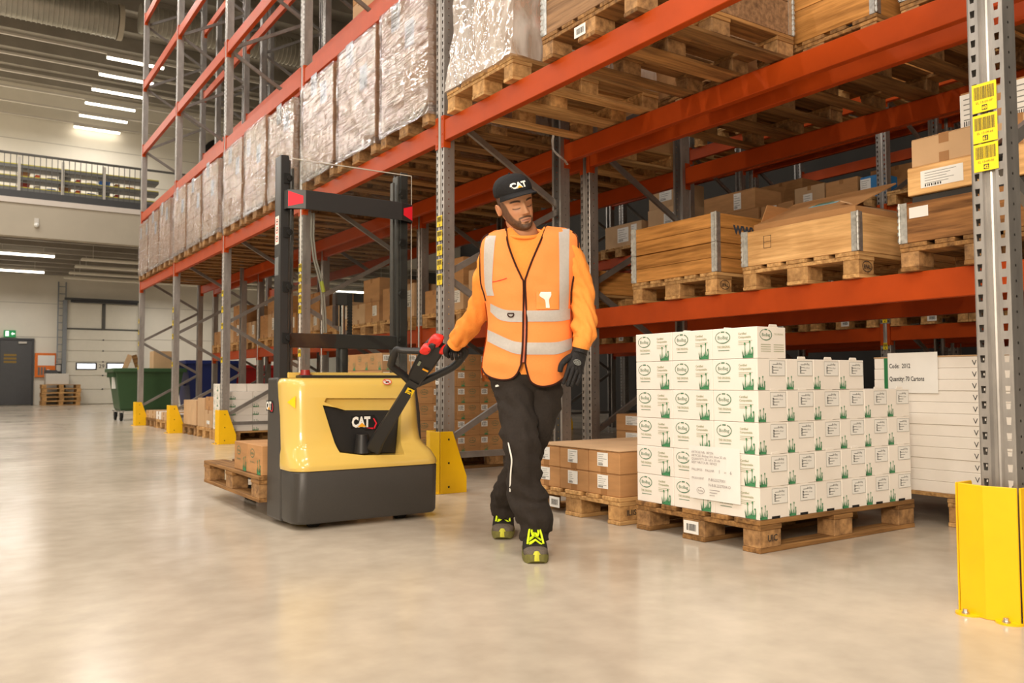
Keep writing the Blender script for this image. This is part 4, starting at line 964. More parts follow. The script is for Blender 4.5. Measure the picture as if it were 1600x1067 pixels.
# third rack loads, dark in the distance
for bay, ys_ in ((0, (1.7, 2.55, 3.4, 4.2)), (1, (5.17, 6.03, 6.9)), (2, (7.97, 8.83, 9.7))):
    for i, y in enumerate(ys_):
        for z, nm in ((1.17+H2, 'first'), (T2, 'second'), (T3, 'third')):
            where = f'{nm} level of the distant rack, {["near", "middle", "far"][bay]} bay, {ORD[i]} place'
            pallet(8.06, y, z+0.0005, f'pallet on {where}', style='new', group='pallets on the distant rack', barcode=0.4 if z < 2 else None)
            if z < 2: carton(8.1, y+0.04, z+0.147, 1.0, 0.7, 0.35+0.1*(i % 2), f'carton on {where}', M_card, 'cartons on the distant rack', 'x')

for i, y in enumerate((1.7, 2.6, 3.5, 4.2, 5.3, 6.2, 7.0, 8.1, 9.0)):
    if i == 3: continue
    where = f'second level of the farthest rack, {ORD[i]} from the near end'
    pallet(9.36, y, T2+0.0005, f'pallet on {where}', style='old', group='pallets on the farthest rack')
    carton(9.4, y+0.04, T2+0.147, 1.0, 0.7, (0.62, 0.45, 0.75, 0.5)[i % 4], f'carton on {where}', M_card, 'cartons on the farthest rack', 'x', [('x', 0.2, 0.4, 0.25, 0.4)] if i % 2 else ())
# ------------------------------------------------------------------ floor goods of the further bays
# brown printed cartons right behind the truck
def brown_art():
    mb = MB(); M = fm((0, -0.0008, 0), (1, 0, 0), (0, 0, 1)); W_ = 0.236; H_ = 0.142
    mb.rect(M, 0.01, 0.075, 0.075, 0.125, 0); mb.rect(M, 0.018, 0.085, 0.022, 0.115, 3, 0.0005)
    for k in range(4): mb.rect(M, 0.03, 0.085+0.009*k, 0.066-0.006*(k % 2), 0.089+0.009*k, 3, 0.0005)
    logo(mb, M, 0.155, 0.10, 0.036, 1); put(mb, M, 'THE ORIGINAL', 0.155, 0.05, 0.011, 1, 'CENTER', sx=0.8)
    grass(mb, M, 0.04, 0.002, 0.06, 2, 9)
    a = mb.mesh('printed_face', [M_paper, M_green_dark, M_green_ink, M_ink])
    mb = MB(); M = fm((-0.0008, 0.26, 0), (0, -1, 0), (0, 0, 1)); logo(mb, M, 0.07, 0.10, 0.036, 0); put(mb, M, 'THE ORIGINAL', 0.07, 0.05, 0.011, 0, 'CENTER', sx=0.8); grass(mb, M, 0.19, 0.002, 0.08, 1, 9)
    return a, mb.mesh('printed_side', [M_green_dark, M_green_ink])
BA, BS = brown_art()
mb = MB(); mb.box(0, 0.2375, 0, 0.263, 0, 0.1415); bbm = mb.mesh('printed_carton', [M_card], 0.003)
GX, GY = 2.95, 6.33
pallet(GX, GY, 0, 'wooden pallet on the floor under the brown printed cartons', style='old', group='floor pallets of the further bays')
for lev in range(6):
    for i in range(5):
        for j in range(3):
            if not (j == 0 or i == 0 or lev == 5): continue
            if lev == 5 and j == 0 and i == 0: pass
            o = obj('printed_carton', bbm, None, (GX+0.004+i*0.238, GY+0.004+j*0.264, 0.146+lev*0.1425))
            tag(o, f'brown green-printed carton behind the truck, {LAY[lev]} layer, {ORD[i]} column from aisle, {["front", "middle", "back"][j]} row', 'carton', 'brown printed cartons behind the truck')
            if j == 0: obj('printed_face', BA, o)
            if i == 0: obj('printed_side', BS, o)
# white carton stack by the fourth post
SX, SY = 2.93, 10.78
pallet(SX, SY, 0, 'wooden pallet on the floor under the farther white carton stack', style='new', group='floor pallets of the further bays')
for lev in range(6):
    for i in range(4 if lev < 5 else 3):
        for j in range(3):
            if not (i == 0 or j == 0 or lev >= 4): continue
            if lev == 5 and j == 0: continue
            o = obj('white_carton', ART['plain'], None, (SX+0.005+i*0.295, SY+0.004+j*CW, 0.146+lev*0.1)); o.scale = (1.49, 1, 0.7)
            tag(o, f'white printed carton in the farther stack, {LAY[lev]} layer, {ORD[i]} from aisle, {["front", "middle", "back"][j]} row', 'carton', 'white cartons of the farther stack')
            if i == 0: obj('printed_front', ART['front'], o)
            if j == 0: obj('printed_end', ART['end'], o)
pallet(2.93, 11.65, 0, 'wooden pallet on the floor under the narrow tan cartons', style='new', group='floor pallets of the further bays')
carton(2.94, 11.66, 0.147, 0.6, 0.38, 0.24, 'upright tan carton next to the farther white stack, lower', M_card_light, 'tan cartons on the floor', 'x', [('x', 0.3, 0.2, 0.4, 0.2)])
carton(2.95, 11.67, 0.388, 0.55, 0.36, 0.18, 'tan carton next to the farther white stack, upper', M_card, 'tan cartons on the floor', 'x')
carton(2.94, 12.06, 0.147, 0.6, 0.38, 0.40, 'narrow tan carton between two yellow guards', M_card_light, 'tan cartons on the floor', None)
pallet(2.93, 12.53, 0, 'wooden pallet on the floor under the wide tan carton', style='old', group='floor pallets of the further bays')
carton(2.94, 12.54, 0.147, 0.75, 0.76, 0.36, 'wide tan carton beside the fifth rack post', M_card_light, 'tan cartons on the floor', None)
pallet(2.93, 13.62, 0, 'wooden pallet on the floor under the low tan boxes, near one', style='new', group='floor pallets of the further bays')
pallet(2.93, 14.5, 0, 'wooden pallet on the floor under the low tan boxes, middle one', style='new', group='floor pallets of the further bays')
pallet(2.93, 15.38, 0, 'wooden pallet on the floor under the low tan boxes, far one', style='old', group='floor pallets of the further bays')
for j in range(6):
    y = 13.63+j*0.42+(0.06 if j > 1 else 0)+(0.05 if j > 3 else 0)
    carton(2.94, y, 0.147, 0.55, 0.38, 0.13 if j != 1 else 0.10, f'low tan box in the last bay, {ORD[j]} from the near end', M_card_light if j % 3 else M_white, 'low tan boxes in the last bay', 'x')
carton(3.5, 13.7, 0.148, 0.5, 0.6, 0.26, 'tan carton standing behind the low boxes of the last bay', M_card, 'low tan boxes in the last bay', 'x')
# a stack of cartons on the floor of bay three, behind the truck
pallet(2.93, 8.1, 0, 'wooden pallet on the floor behind the truck mast, tan cartons on it', style='old', group='floor pallets of the further bays')
for k in range(3):
    for j in range(2): carton(2.94, 8.11+j*0.395, 0.147+k*0.231, 0.6, 0.385, 0.23, f'tan carton beside the mast, {["bottom", "middle", "top"][k]} layer, {["near", "far"][j]} one', M_card_light, 'tan cartons behind the mast', 'x', [('x', 0.5, 0.2, 0.35, 0.6)] if j == 0 else ())
# waste containers at the far end
def bin4(x, y, label, rgb, nm, lid_open=False, size=(1.05, 1.25, 0.95)):
    b = thing('waste_container', label, 'waste container', (x, y, 0)); m = mat(nm, rgb, 0.45, var=0.08); lx, ly, h = size; z0 = 0.2
    mb = MB(); ring = lambda z, e: [(e, e, z), (lx-e, e, z), (lx-e, ly-e, z), (e, ly-e, z)]
    mb.loft([ring(z0, 0.14), ring(z0+0.05, 0.11), ring(z0+h-0.12, 0.02), ring(z0+h, 0.0)], 0, True, True, False); obj('tub', mb.mesh('tub', [m], 0.015, seg=2), b)
    mb = MB(); mb.box(-0.05, lx+0.05, -0.05, ly+0.05, z0+h-0.06, z0+h+0.02); obj('rim', mb.mesh('rim', [m], 0.012), b)
    for k in range(7):
        mb = MB(); yy = 0.12+k*(ly-0.24)/6; mb.box(-0.03, 0.03, yy-0.012, yy+0.012, z0+h-0.16, z0+h-0.06); obj('rib', mb.mesh('rib', [m]), b)
    mb = MB(); mb.box(-0.012, 0.06, 0.3, 0.36, z0+0.45, z0+0.78) if nm == 'bin green' else mb.box(-0.012, 0.05, 0.3, 0.34, z0+0.5, z0+0.55)
    obj('sticker', mb.mesh('sticker', [M_paper if nm == 'bin green' else m]), b)
    for cx, cy in ((0.14, 0.14), (lx-0.14, 0.14), (0.14, ly-0.14), (lx-0.14, ly-0.14)):
        mb = MB(); mb.tube([(cx-0.02, cy, 0.085), (cx+0.025, cy, 0.085)], 0.085, 18); wh = obj('caster', mb.mesh('caster', [M_hole], 0.008), b)
        mb = MB(); mb.bar((cx, cy, 0.19), (cx, cy, 0.21), 0.12, 0.12); mb.box(cx-0.036, cx-0.028, cy-0.03, cy+0.03, 0.07, 0.2); mb.box(cx+0.033, cx+0.041, cy-0.03, cy+0.03, 0.07, 0.2); obj('caster_fork', mb.mesh('caster_fork', [M_steel]), wh)
    return b
bin4(2.72, 18.2, 'green wheeled waste container at the far end of the rack', (52, 84, 50), 'bin green', size=(1.3, 1.0, 0.84))
for k, (bx, hh, tl) in enumerate(((2.90, 0.3, 0.12), (3.15, 0.26, -0.1))):
    mb = MB(); mb.box(0, 0.1, 0, 0.02, 0, hh); o = obj('scrap_board', mb.mesh('scrap_board', [M_wood_dark if k else M_card_light], 0.002), None, (bx, 18.6, 1.072)); o.rotation_euler = (0, tl*3, 0); tag(o, ['pale scrap strip sticking up out of the green container', 'dark scrap strip sticking up out of the green container'][k], 'scrap')
carton(3.5, 18.62, 1.065, 0.45, 0.4, 0.36, 'brown cardboard piece standing up in the green container', M_card_light, None, None)
bin4(4.15, 18.5, 'blue waste container behind the rack posts', (28, 44, 110), 'bin blue', size=(1.1, 1.2, 1.02))
bin4(5.45, 19.6, 'red waste container behind the white carton stack', (196, 26, 22), 'bin red', size=(1.1, 1.2, 0.95))
# stacked empty pallets by the far doors
for k in range(5): pallet(2.62+0.02*(k % 2), 33.0, k*0.1455, f'empty pallet by the grey door, {["lowest", "second", "third", "fourth", "topmost"][k]} of five', style='new', group='empty pallets by the grey door')
o = thing('waste_cabinet', 'white steel cabinet standing on the pallet stack by the doors', 'cabinet', (2.74, 33.15, 0.729)); mb = MB(); mb.box(0, 0.72, 0, 0.5, 0, 0.38); obj('body', mb.mesh('body', [M_trim], 0.01), o); mb = MB(); mb.box(0.0, 0.36, 0.02, 0.45, 0.381, 0.5); obj('tray', mb.mesh('tray', [M_dark], 0.01), o)

# torn strip of stretch film hanging from the second beam
pts = [at(u, v, X=3.78) for u, v in ((866, 206), (863, 220), (864, 234), (872, 243), (882, 250), (886, 257))]
mb = MB(); n = len(pts)
mb.loft([[p+Vector((0, -0.012-0.006*(i % 2), 0)), p+Vector((-0.01, 0, 0.004)), p+Vector((0, 0.012, 0)), p+Vector((0.008, 0, -0.004))] for i, p in enumerate(pts)], 0, True)
o = obj('film_strip', mb.mesh('film_strip', [M_film_white]), None); tag(o, 'torn strip of clear film dangling from a beam right of the worker', 'film')
# dark flue rising along the far wall
p = at(325, 200, Y=33.4); fl = thing('flue_pipe', 'black flue pipe on the far wall, seen between the rack posts', 'pipe', (p.x, 33.4, 0))
mb = MB(); mb.tube(smooth([Vector((0, 0, 5.2)), Vector((0, 0, 7.5)), Vector((0, 0, 9.3)), Vector((0.15, 0, 9.9)), Vector((0.5, 0, 10.1)), Vector((0.9, 0, 10.1))], 5), 0.26, 16); obj('pipe', mb.mesh('pipe', [M_hole]), fl)
# ------------------------------------------------------------------ the pallet truck
M_tyel = mat('truck yellow', (224, 190, 98), 0.22, 0, var=0.03, scale=3, coat=0.6)
M_tdark = mat('truck charcoal', (62, 59, 56), 0.42, 0, var=0.10, scale=120, bump=0.05, bscale=300)
M_tblack = mat('truck black plastic', (36, 35, 35), 0.42, 0, var=0.08, scale=40)
M_mast = mat('mast black paint', (50, 50, 51), 0.38, 0.2, var=0.08)
M_red = mat('red plastic', (226, 44, 36), 0.35, var=0.03)
M_reflex = mat('red reflector', (238, 30, 52), 0.6, var=0.05)
M_chrome = mat('chrome rod', (210, 208, 205), 0.12, 1.0, var=0.02)
M_lemon = mat('yellow sticker', (250, 212, 20), 0.45, var=0.03)
M_amber = mat('amber triangle', (246, 172, 34), 0.45, var=0.05)
tr = thing('pallet_truck', 'yellow and charcoal electric stacker truck pulled by the worker, pallet on its forks', 'pallet truck', (0, 0, 0))
X0, X1, YB = 1.462, 2.312, 4.372
def plan(x0, x1, yf, yb, cx, cy, z, r=6):
    """plan outline with rounded chamfers at the two front corners"""
    out = []
    def bez(a, b, c, n=r): return [tuple((1-t)**2*a[i]+2*t*(1-t)*b[i]+t*t*c[i] for i in range(2)) for t in [k/n for k in range(n+1)]]
    out += [(x0, yb)] + bez((x0, yf+cy), (x0+cx*0.25, yf+cy*0.1), (x0+cx, yf)) + bez((x1-cx, yf), (x1-cx*0.25, yf+cy*0.1), (x1, yf+cy)) + [(x1, yb)]
    return [(p[0], p[1], z) for p in out]
mb = MB(); mb.loft([plan(X0+0.012, X1-0.012, 4.177, YB, 0.07, 0.07, 0.03), plan(X0+0.004, X1-0.004, 4.169, YB, 0.07, 0.07, 0.045), plan(X0, X1, 4.165, YB, 0.07, 0.07, 0.29), plan(X0+0.004, X1-0.004, 4.169, YB, 0.07, 0.07, 0.298)], 0, True)
obj('skirt', mb.mesh('skirt', [M_tdark], angle=35), tr)
# hood with a recess for the tiller
rows = [(0.300, -0.002, -0.002, 4.162, 0.08, 0.08, 4.38), (0.316, -0.006, -0.004, 4.158, 0.09, 0.08, 4.38), (0.330, -0.004, 0.0, 4.162, 0.09, 0.08, 4.385), (0.372, -0.002, 0.012, 4.19, 0.09, 0.09, 4.39), (0.405, 0.001, 0.035, 4.225, 0.09, 0.10, 4.40), (0.435, 0.001, 0.050, 4.242, 0.09, 0.11, 4.41), (0.50, 0.001, 0.055, 4.252, 0.09, 0.12, 4.42),
        (0.58, 0.001, 0.057, 4.260, 0.09, 0.125, 4.43), (0.68, 0.001, 0.060, 4.270, 0.09, 0.13, 4.45), (0.735, 0.003, 0.062, 4.278, 0.09, 0.13, 4.47), (0.757, 0.004, 0.066, 4.288, 0.09, 0.125, 4.475), (0.772, 0.012, 0.074, 4.304, 0.085, 0.12, 4.475), (0.780, 0.025, 0.088, 4.326, 0.08, 0.10, 4.475)]
mb = MB(); mb.loft([plan(X0+e, X1-e2, yf, yb, cx, cy, z, 8) for z, e, e2, yf, cx, cy, yb in rows], 0, True)
hm_ = mb.mesh('hood', [M_tyel])
pp = [at(u, v, Y=4.258) for u, v in ((505, 633), (527, 637), (540, 641), (610, 641), (628, 640), (622, 709), (560, 710), (525, 706))]
pp = [(p.x, p.z) for p in pp]
lip = [at(u, v, Y=4.265) for u, v in ((507, 628), (510, 622), (640, 622), (632, 632), (612, 641), (540, 641), (527, 637))]
hood = obj('hood', hm_, tr)
def cut(o, pts, y0, y1):
    cb = MB(); cb.prism(pts, 'y', y0, y1); me = cb.mesh('cut', [M_tyel]); bm = bmesh.new(); bm.from_mesh(me); bmesh.ops.recalc_face_normals(bm, faces=bm.faces); bm.to_mesh(me); bm.free()
    c = bpy.data.objects.new('cut', me); COL.objects.link(c)
    md = o.modifiers.new('b', 'BOOLEAN'); md.object = c; md.operation = 'DIFFERENCE'; md.solver = 'EXACT'
    bpy.context.view_layer.update(); m2 = bpy.data.meshes.new_from_object(o.evaluated_get(bpy.context.evaluated_depsgraph_get()))
    o.modifiers.clear(); o.data = m2; bpy.data.objects.remove(c)
bm = bmesh.new(); bm.from_mesh(hm_); bmesh.ops.recalc_face_normals(bm, faces=bm.faces); bm.to_mesh(hm_); bm.free()
cut(hood, [(p.x, p.z) for p in lip], 4.0, 4.292)
cut(hood, pp, 4.0, 4.312)
hood.data.set_sharp_from_angle(angle=math.radians(28))
mb = MB(); cx_ = sum(p[0] for p in pp)/len(pp); cz_ = sum(p[1] for p in pp)/len(pp)
mb.prism([(cx_+(p[0]-cx_)*0.985, cz_+(p[1]-cz_)*0.985) for p in pp], 'y', 4.284, 4.311); panel = obj('front_panel', mb.mesh('front_panel', [M_tblack], 0.006, seg=2), tr)
# badge: white lettering, amber triangle, red chevron
def badge(M, s, parent, name='badge'):
    mb = MB()
    mb.on(M, [(-0.03*s, -0.12*s, 0), (0.0*s, 0.68*s, 0), (1.52*s, 0.70*s, 0), (1.72*s, 0.42*s, 0), (1.80*s, 0.0, 0), (1.62*s, -0.26*s, 0), (0.95*s, -0.26*s, 0), (0.7*s, -0.12*s, 0)], 3)
    put(mb, M, 'CAT', 0.03*s, 0, 0.84*s, 0, z=0.0012, bold=0.045*s, sx=0.72)
    mb.on(M, [(0.40*s, -0.02*s, 0.0022), (0.98*s, -0.02*s, 0.0022), (0.69*s, 0.24*s, 0.0022)], 1)
    for a, b, c, d in (((1.42*s, 0.50*s), (1.50*s, 0.50*s), (1.70*s, 0.18*s), (1.60*s, 0.18*s)), ((1.60*s, 0.18*s), (1.70*s, 0.18*s), (1.54*s, -0.18*s), (1.42*s, -0.18*s)), ((1.42*s, -0.18*s), (1.54*s, -0.18*s), (1.48*s, -0.08*s), (0.95*s, -0.08*s))):
        mb.on(M, [(a[0], a[1], 0.0015), (b[0], b[1], 0.0015), (c[0], c[1], 0.0015), (d[0], d[1], 0.0015)], 2)
    o = obj(name, mb.mesh(name, [M_paper, M_amber, M_reflex, M_hole]), parent); o['label'] = 'white lettered badge with amber triangle and red chevron'
a = at(549, 667, Y=4.282); b = at(592, 672, Y=4.282)
badge(fm((a.x, 4.2825, a.z), (1, 0, 0), (0, 0, 1)), (b.x-a.x)/1.83, tr)
# stickers on the hood
a = at(457, 628, Y=4.36); mb = MB(); M = fm((1.4975-0.58*0.030-0.006, 4.306+0.815*0.030-0.005, a.z), (0.58, -0.815, 0), (0, 0, 1))
mb.on(M, [(0, 0, 0), (0.052, -0.034, 0), (0.052, 0.034, 0)], 0); o = obj('arrow_sticker', mb.mesh('arrow_sticker', [M_lemon]), tr); o['label'] = 'yellow triangle sticker'
a = at(604, 596.5, Y=4.275); mb = MB(); M = fm((a.x, 4.2685, a.z), (1, 0, 0), (0, 0.10, 1)); mb.ring(M, 0, 0, 0.028, 0.017, 0.028, 0, 0.0); mb.ring(M, 0, 0, 0.028, 0.017, 0.004, 1, 0.0008); mb.on(M, [(-0.02, 0.010, 0.001), (-0.016, 0.012, 0.001), (0.02, -0.010, 0.001), (0.016, -0.012, 0.001)], 1); mb.on(M, [(-0.012, -0.008, 0.0007), (0.01, -0.004, 0.0007), (0.012, 0.004, 0.0007), (-0.004, 0.003, 0.0007)], 2)
obj('prohibition_sticker', mb.mesh('prohibition_sticker', [M_paper, M_red, M_ink]), tr)
# top tray and red stop button
mb = MB(); mb.box(X0+0.10, X1-0.14, 4.36, 4.45, 0.7805, 0.796, 0); obj('top_tray', mb.mesh('top_tray', [M_tblack], 0.004), tr)
mb = MB(); mb.box(X0+0.06, X1-0.10, 4.455, 4.472, 0.7805, 0.812, 0); obj('rear_lip', mb.mesh('rear_lip', [M_tyel], 0.003), tr)
a = at(477, 582, Y=4.42); mb = MB(); mb.tube([(a.x, 4.42, 0.782), (a.x, 4.42, 0.80)], 0.035, 14); mb.tube([(a.x, 4.42, 0.80), (a.x, 4.42, 0.825)], [0.028, 0.024], 14); obj('stop_button', mb.mesh('stop_button', [mat('dark red plastic', (150, 36, 28), 0.4, var=0.05)]), tr)
# rear body columns and chassis
for (xa, xb) in ((1.460, 1.53), (2.22, 2.300)):
    mb = MB(); mb.prism([(4.376, 0.025), (4.376, 0.34), (4.40, 0.58), (4.46, 0.783), (4.61, 0.783), (4.61, 0.025)], 'x', xa, xb); obj('rear_column', mb.mesh('rear_column', [M_tdark], 0.012, seg=2), tr)
mb = MB(); mb.box(1.532, 2.198, 4.478, 4.60, 0.10, 0.60); obj('rear_bulkhead', mb.mesh('rear_bulkhead', [M_tblack], 0.004), tr)
a = at(416, 639, X=1.459); b = at(428, 640, X=1.459); badge(fm((1.4585, a.y-0.004, a.z), (0, -1, 0), (0, 0, 1)), (a.y-b.y)/1.9, tr, 'side_badge')
for wx in (1.60, 2.10):
    mb = MB(); mb.tube([(wx-0.03, 4.27, 0.0602), (wx+0.03, 4.27, 0.0602)], 0.06, 18); obj('drive_wheel', mb.mesh('drive_wheel', [M_hole], 0.006), tr)
# mast
for sgn, xa in ((1, 1.482), (-1, 2.255)):
    mb = MB()
    def bx(a, b, y0, y1, z0, z1):
        xs = sorted((xa+sgn*a, xa+sgn*b)); mb.box(xs[0], xs[1], y0, y1, z0, z1)
    bx(0, 0.046, 4.482, 4.494, 0.08, 2.01); bx(0, 0.012, 4.494, 4.57, 0.08, 2.01); bx(0, 0.046, 4.57, 4.582, 0.08, 2.01)
    o = obj('outer_mast', mb.mesh('outer_mast', [M_mast], 0.002), tr)
    mb = MB(); bx(0.018, 0.06, 4.498, 4.508, 0.1, 1.99); bx(0.05, 0.06, 4.508, 4.556, 0.1, 1.99); bx(0.018, 0.06, 4.556, 4.566, 0.1, 1.99); bx(0.072, 0.084, 4.51, 4.55, 0.1, 1.95)
    obj('inner_mast', mb.mesh('inner_mast', [mat('inner mast steel', (96, 94, 92), 0.35, 0.6, var=0.15) if sgn == 1 else bpy.data.materials['inner mast steel']], 0.002), tr)
    for z in (1.88, 1.58, 1.28, 1.0):
        mb = MB(); mb.tube([(xa+sgn*0.045, 4.457, z), (xa+sgn*0.045, 4.481, z)], 0.016, 12); mb.box(min(xa+sgn*0.015, xa+sgn*0.05), max(xa+sgn*0.015, xa+sgn*0.05), 4.472, 4.481, z-0.028, z+0.028)
        obj('guard_clamp', mb.mesh('guard_clamp', [M_hole]), tr)
# cross bars
def crossbar(z0, z1, reflect):
    mb = MB(); n = 10; prof = []
    xa, xb = 1.500, 2.262
    outer = [(xa-0.004, 4.47), (xa+0.0, 4.43), (xa+0.09, 4.39), (xb-0.09, 4.39), (xb-0.0, 4.43), (xb+0.004, 4.47)]
    inner = [(p[0], p[1]+0.008) for p in outer][::-1]
    mb.prism(outer+inner, 'z', z0, z1); o = obj('mast_crossbar', mb.mesh('mast_crossbar', [M_mast], 0.003), tr)
    if reflect:
        for (p, q, fl) in ((outer[1], outer[2], 0), (outer[3], outer[4], 1)):
            d = Vector((q[0]-p[0], q[1]-p[1], 0)); L = d.length; M = fm((p[0], p[1], z0), d, (0, 0, 1)) @ Matrix.Translation((0, 0, 0.0012)); h = z1-z0; mb = MB()
            if fl == 0: mb.on(M, [(0.005, 0.12*h), (0.085, 0.3*h), (0.085, 0.68*h), (0.005, 0.92*h)])
            else: mb.on(M, [(L-0.085, 0.3*h), (L-0.005, 0.1*h), (L-0.005, 0.92*h), (L-0.085, 0.68*h)])
            r_ = obj('reflector', mb.mesh('reflector', [M_reflex]), o); r_['label'] = 'red reflector patch'
za = at(560, 336, Y=4.39).z; zb_ = at(560, 307, Y=4.39).z
crossbar(za, zb_, True)
mb = MB(); mb.box(1.545, 2.25, 4.50, 4.53, at(560, 545, Y=4.5).z, at(560, 523, Y=4.5).z); obj('lower_crossbar', mb.mesh('lower_crossbar', [M_mast], 0.004), tr)
# clear guard plate
def glass_mat():
    m = bpy.data.materials.new('clear acrylic'); m.use_nodes = True; nt = m.node_tree; N = nt.nodes; L = nt.links; N.remove(N['Principled BSDF'])
    t = N.new('ShaderNodeBsdfTransparent'); t.inputs[0].default_value = (0.93, 0.94, 0.93, 1); g = N.new('ShaderNodeBsdfGlossy'); g.inputs['Roughness'].default_value = 0.03
    fr = N.new('ShaderNodeFresnel'); fr.inputs['IOR'].default_value = 1.35; mx = N.new('ShaderNodeMixShader')
    L.new(fr.outputs[0], mx.inputs[0]); L.new(t.outputs[0], mx.inputs[1]); L.new(g.outputs[0], mx.inputs[2]); L.new(mx.outputs[0], N['Material Output'].inputs[0]); return m
M_acr = glass_mat()
mb = MB(); mb.box(1.53, 2.262, 4.452, 4.456, 0.82, 1.985); obj('guard_plate', mb.mesh('guard_plate', [M_acr]), tr)
mb = MB(); mb.box(1.53, 2.262, 4.451, 4.457, 1.9855, 1.991); mb.box(2.2625, 2.266, 4.451, 4.457, 0.82, 1.991); obj('plate_edge', mb.mesh('plate_edge', [mat('acrylic edge', (190, 184, 172), 0.2, var=0.05)]), tr)
# stickers of the left mast
for (v0, v1, c) in ((338, 382, 0), (402, 430, 1)):
    a = at(433, v1, X=1.4815); b = at(433, v0, X=1.4815); M = fm((1.4812, 4.57, a.z), (0, -1, 0), (0, 0, 1)); h = b.z-a.z; mb = MB(); mb.rect(M, 0, 0, 0.062, h, 0)
    if c == 0:
        for k in range(3): mb.ring(M, 0.031, h*(0.2+0.3*k), 0.022, 0.018, 0.005, 1, 0.0006, 14); mb.rect(M, 0.02, h*(0.19+0.3*k), 0.042, h*(0.23+0.3*k), 2, 0.0006)
    else:
        for k in range(6): mb.rect(M, 0.008, h*(0.1+0.14*k), 0.054, h*(0.14+0.14*k), 3, 0.0006)
    obj('mast_sticker', mb.mesh('mast_sticker', [M_paper if c == 0 else mat('grey sticker', (120, 122, 124), 0.5, var=0.05), M_red, M_ink, M_grey_ink]), tr)
# lift cylinder, chain, hoses
a = at(536, 560, Y=4.53); cxm = a.x
mb = MB(); mb.tube([(cxm, 4.545, 0.60), (cxm, 4.545, 1.0)], 0.034, 16); obj('lift_cylinder', mb.mesh('lift_cylinder', [M_mast]), tr)
mb = MB(); mb.tube([(cxm, 4.545, 1.0), (cxm, 4.545, 1.22)], 0.017, 14); obj('piston_rod', mb.mesh('piston_rod', [M_chrome]), tr)
mb = MB(); mb.box(cxm-0.05, cxm+0.045, 4.525, 4.575, 1.20, 1.27); mb.box(cxm-0.05, cxm-0.03, 4.525, 4.575, 1.08, 1.2); obj('chain_anchor', mb.mesh('chain_anchor', [M_mast], 0.004), tr)
ln = MB(); ln.box(-0.014, 0.014, -0.006, 0.006, 0, 0.011); ln.box(-0.010, 0.010, -0.008, 0.008, 0.011, 0.016); lnm = ln.mesh('chain_link', [M_hole])
for k in range(14): obj('chain_link', lnm, tr, (cxm+0.035, 4.52, 1.03+k*0.017))
for k, dx in enumerate((0, 0.012)):
    pts = [at(u+dx*300, v, Y=4.50+0.01*k) for u, v in ((487, 333), (486, 370), (490, 405), (497, 430), (502, 455), (505, 490), (506, 520))]
    mb = MB(); mb.tube(pts, 0.006, 8); obj('hose', mb.mesh('hose', [mat('pale hose', (150, 146, 138), 0.4, var=0.1) if k == 0 else bpy.data.materials['pale hose']]), tr)
a = at(503, 445, Y=4.49); mb = MB(); mb.tube([(a.x-0.004, 4.49, a.z+0.02), (a.x+0.01, 4.49, a.z-0.04)], 0.011, 8); obj('hose_tag', mb.mesh('hose_tag', [mat('lime tag', (170, 180, 60), 0.5, var=0.05)]), tr)
# fork carriage and forks
mb = MB(); mb.box(1.55, 2.19, 4.602, 4.618, 0.14, 0.50); obj('fork_carriage', mb.mesh('fork_carriage', [M_mast], 0.004), tr)
for fx in (1.60, 1.93):
    mb = MB(); mb.prism([(4.6185, 0.14), (4.6185, 0.40), (4.63, 0.40), (4.64, 0.186), (5.74, 0.182), (5.76, 0.155), (5.74, 0.14)], 'x', fx, fx+0.10); obj('fork', mb.mesh('fork', [M_mast], 0.003), tr)
    mb = MB(); mb.tube([(fx+0.02, 5.55, 0.0402), (fx+0.08, 5.55, 0.0402)], 0.04, 14); mb.box(fx+0.03, fx+0.07, 4.62, 5.58, 0.05, 0.085); obj('load_wheel', mb.mesh('load_wheel', [M_hole]), tr)
# tiller
def tp(u, v, d): return at(u, v, d=d)
mb = MB(); b0 = at(566, 693, Y=4.245); mb.loft([[(b0.x+sx*0.045, 4.245+sy*0.045, b0.z-0.05+h*0.10) for sx, sy in [(math.cos(2*PI*k/12)*(1-h*0.25), math.sin(2*PI*k/12)*(1-h*0.25)) for k in range(12)]] for h in (0, 0.3, 0.8, 1.0)]); obj('pivot_cover', mb.mesh('pivot_cover', [M_tblack]), tr)
A = [tp(583, 702, 4.545), tp(590, 688, 4.52), tp(612, 652, 4.45), tp(634, 616, 4.39), tp(648, 594, 4.345)]
side = Vector((0.80, -0.52, -0.25)).normalized()
def strap(pts, ws, th, name, m, parent, sd=side):
    mb = MB(); rings = []
    for i, p in enumerate(pts):
        a = (pts[min(i+1, len(pts)-1)]-pts[max(i-1, 0)]).normalized(); s_ = (sd-a*sd.dot(a)).normalized(); n_ = a.cross(s_)
        w2 = ws[i]/2; t2 = (th[i] if isinstance(th, (list, tuple)) else th)/2
        rings.append([p+s_*w2*cx+n_*t2*cy for cx, cy in ((-1, -0.6), (-0.8, -1), (0.8, -1), (1, -0.6), (1, 0.6), (0.8, 1), (-0.8, 1), (-1, 0.6))])
    mb.loft(rings, 0, True); return obj(name, mb.mesh(name, [m], angle=30), parent)
tl = strap(A, [0.085, 0.075, 0.062, 0.058, 0.06], 0.045, 'tiller_arm', M_tblack, tr)
B = [tp(645, 600, 4.37), tp(652, 585, 4.33), tp(664, 566, 4.27), tp(676, 547, 4.21), tp(684, 536, 4.18)]
hd = strap(B, [0.06, 0.085, 0.10, 0.105, 0.09], [0.04, 0.05, 0.055, 0.06, 0.05], 'tiller_head', M_tblack, tr)
L1_ = [tp(644, 600, 4.37), tp(630, 586, 4.34), tp(613, 573, 4.29), tp(612, 566, 4.27), tp(617, 550, 4.21), tp(621, 546, 4.20), tp(630, 547.5, 4.195), tp(662, 548.5, 4.195)]
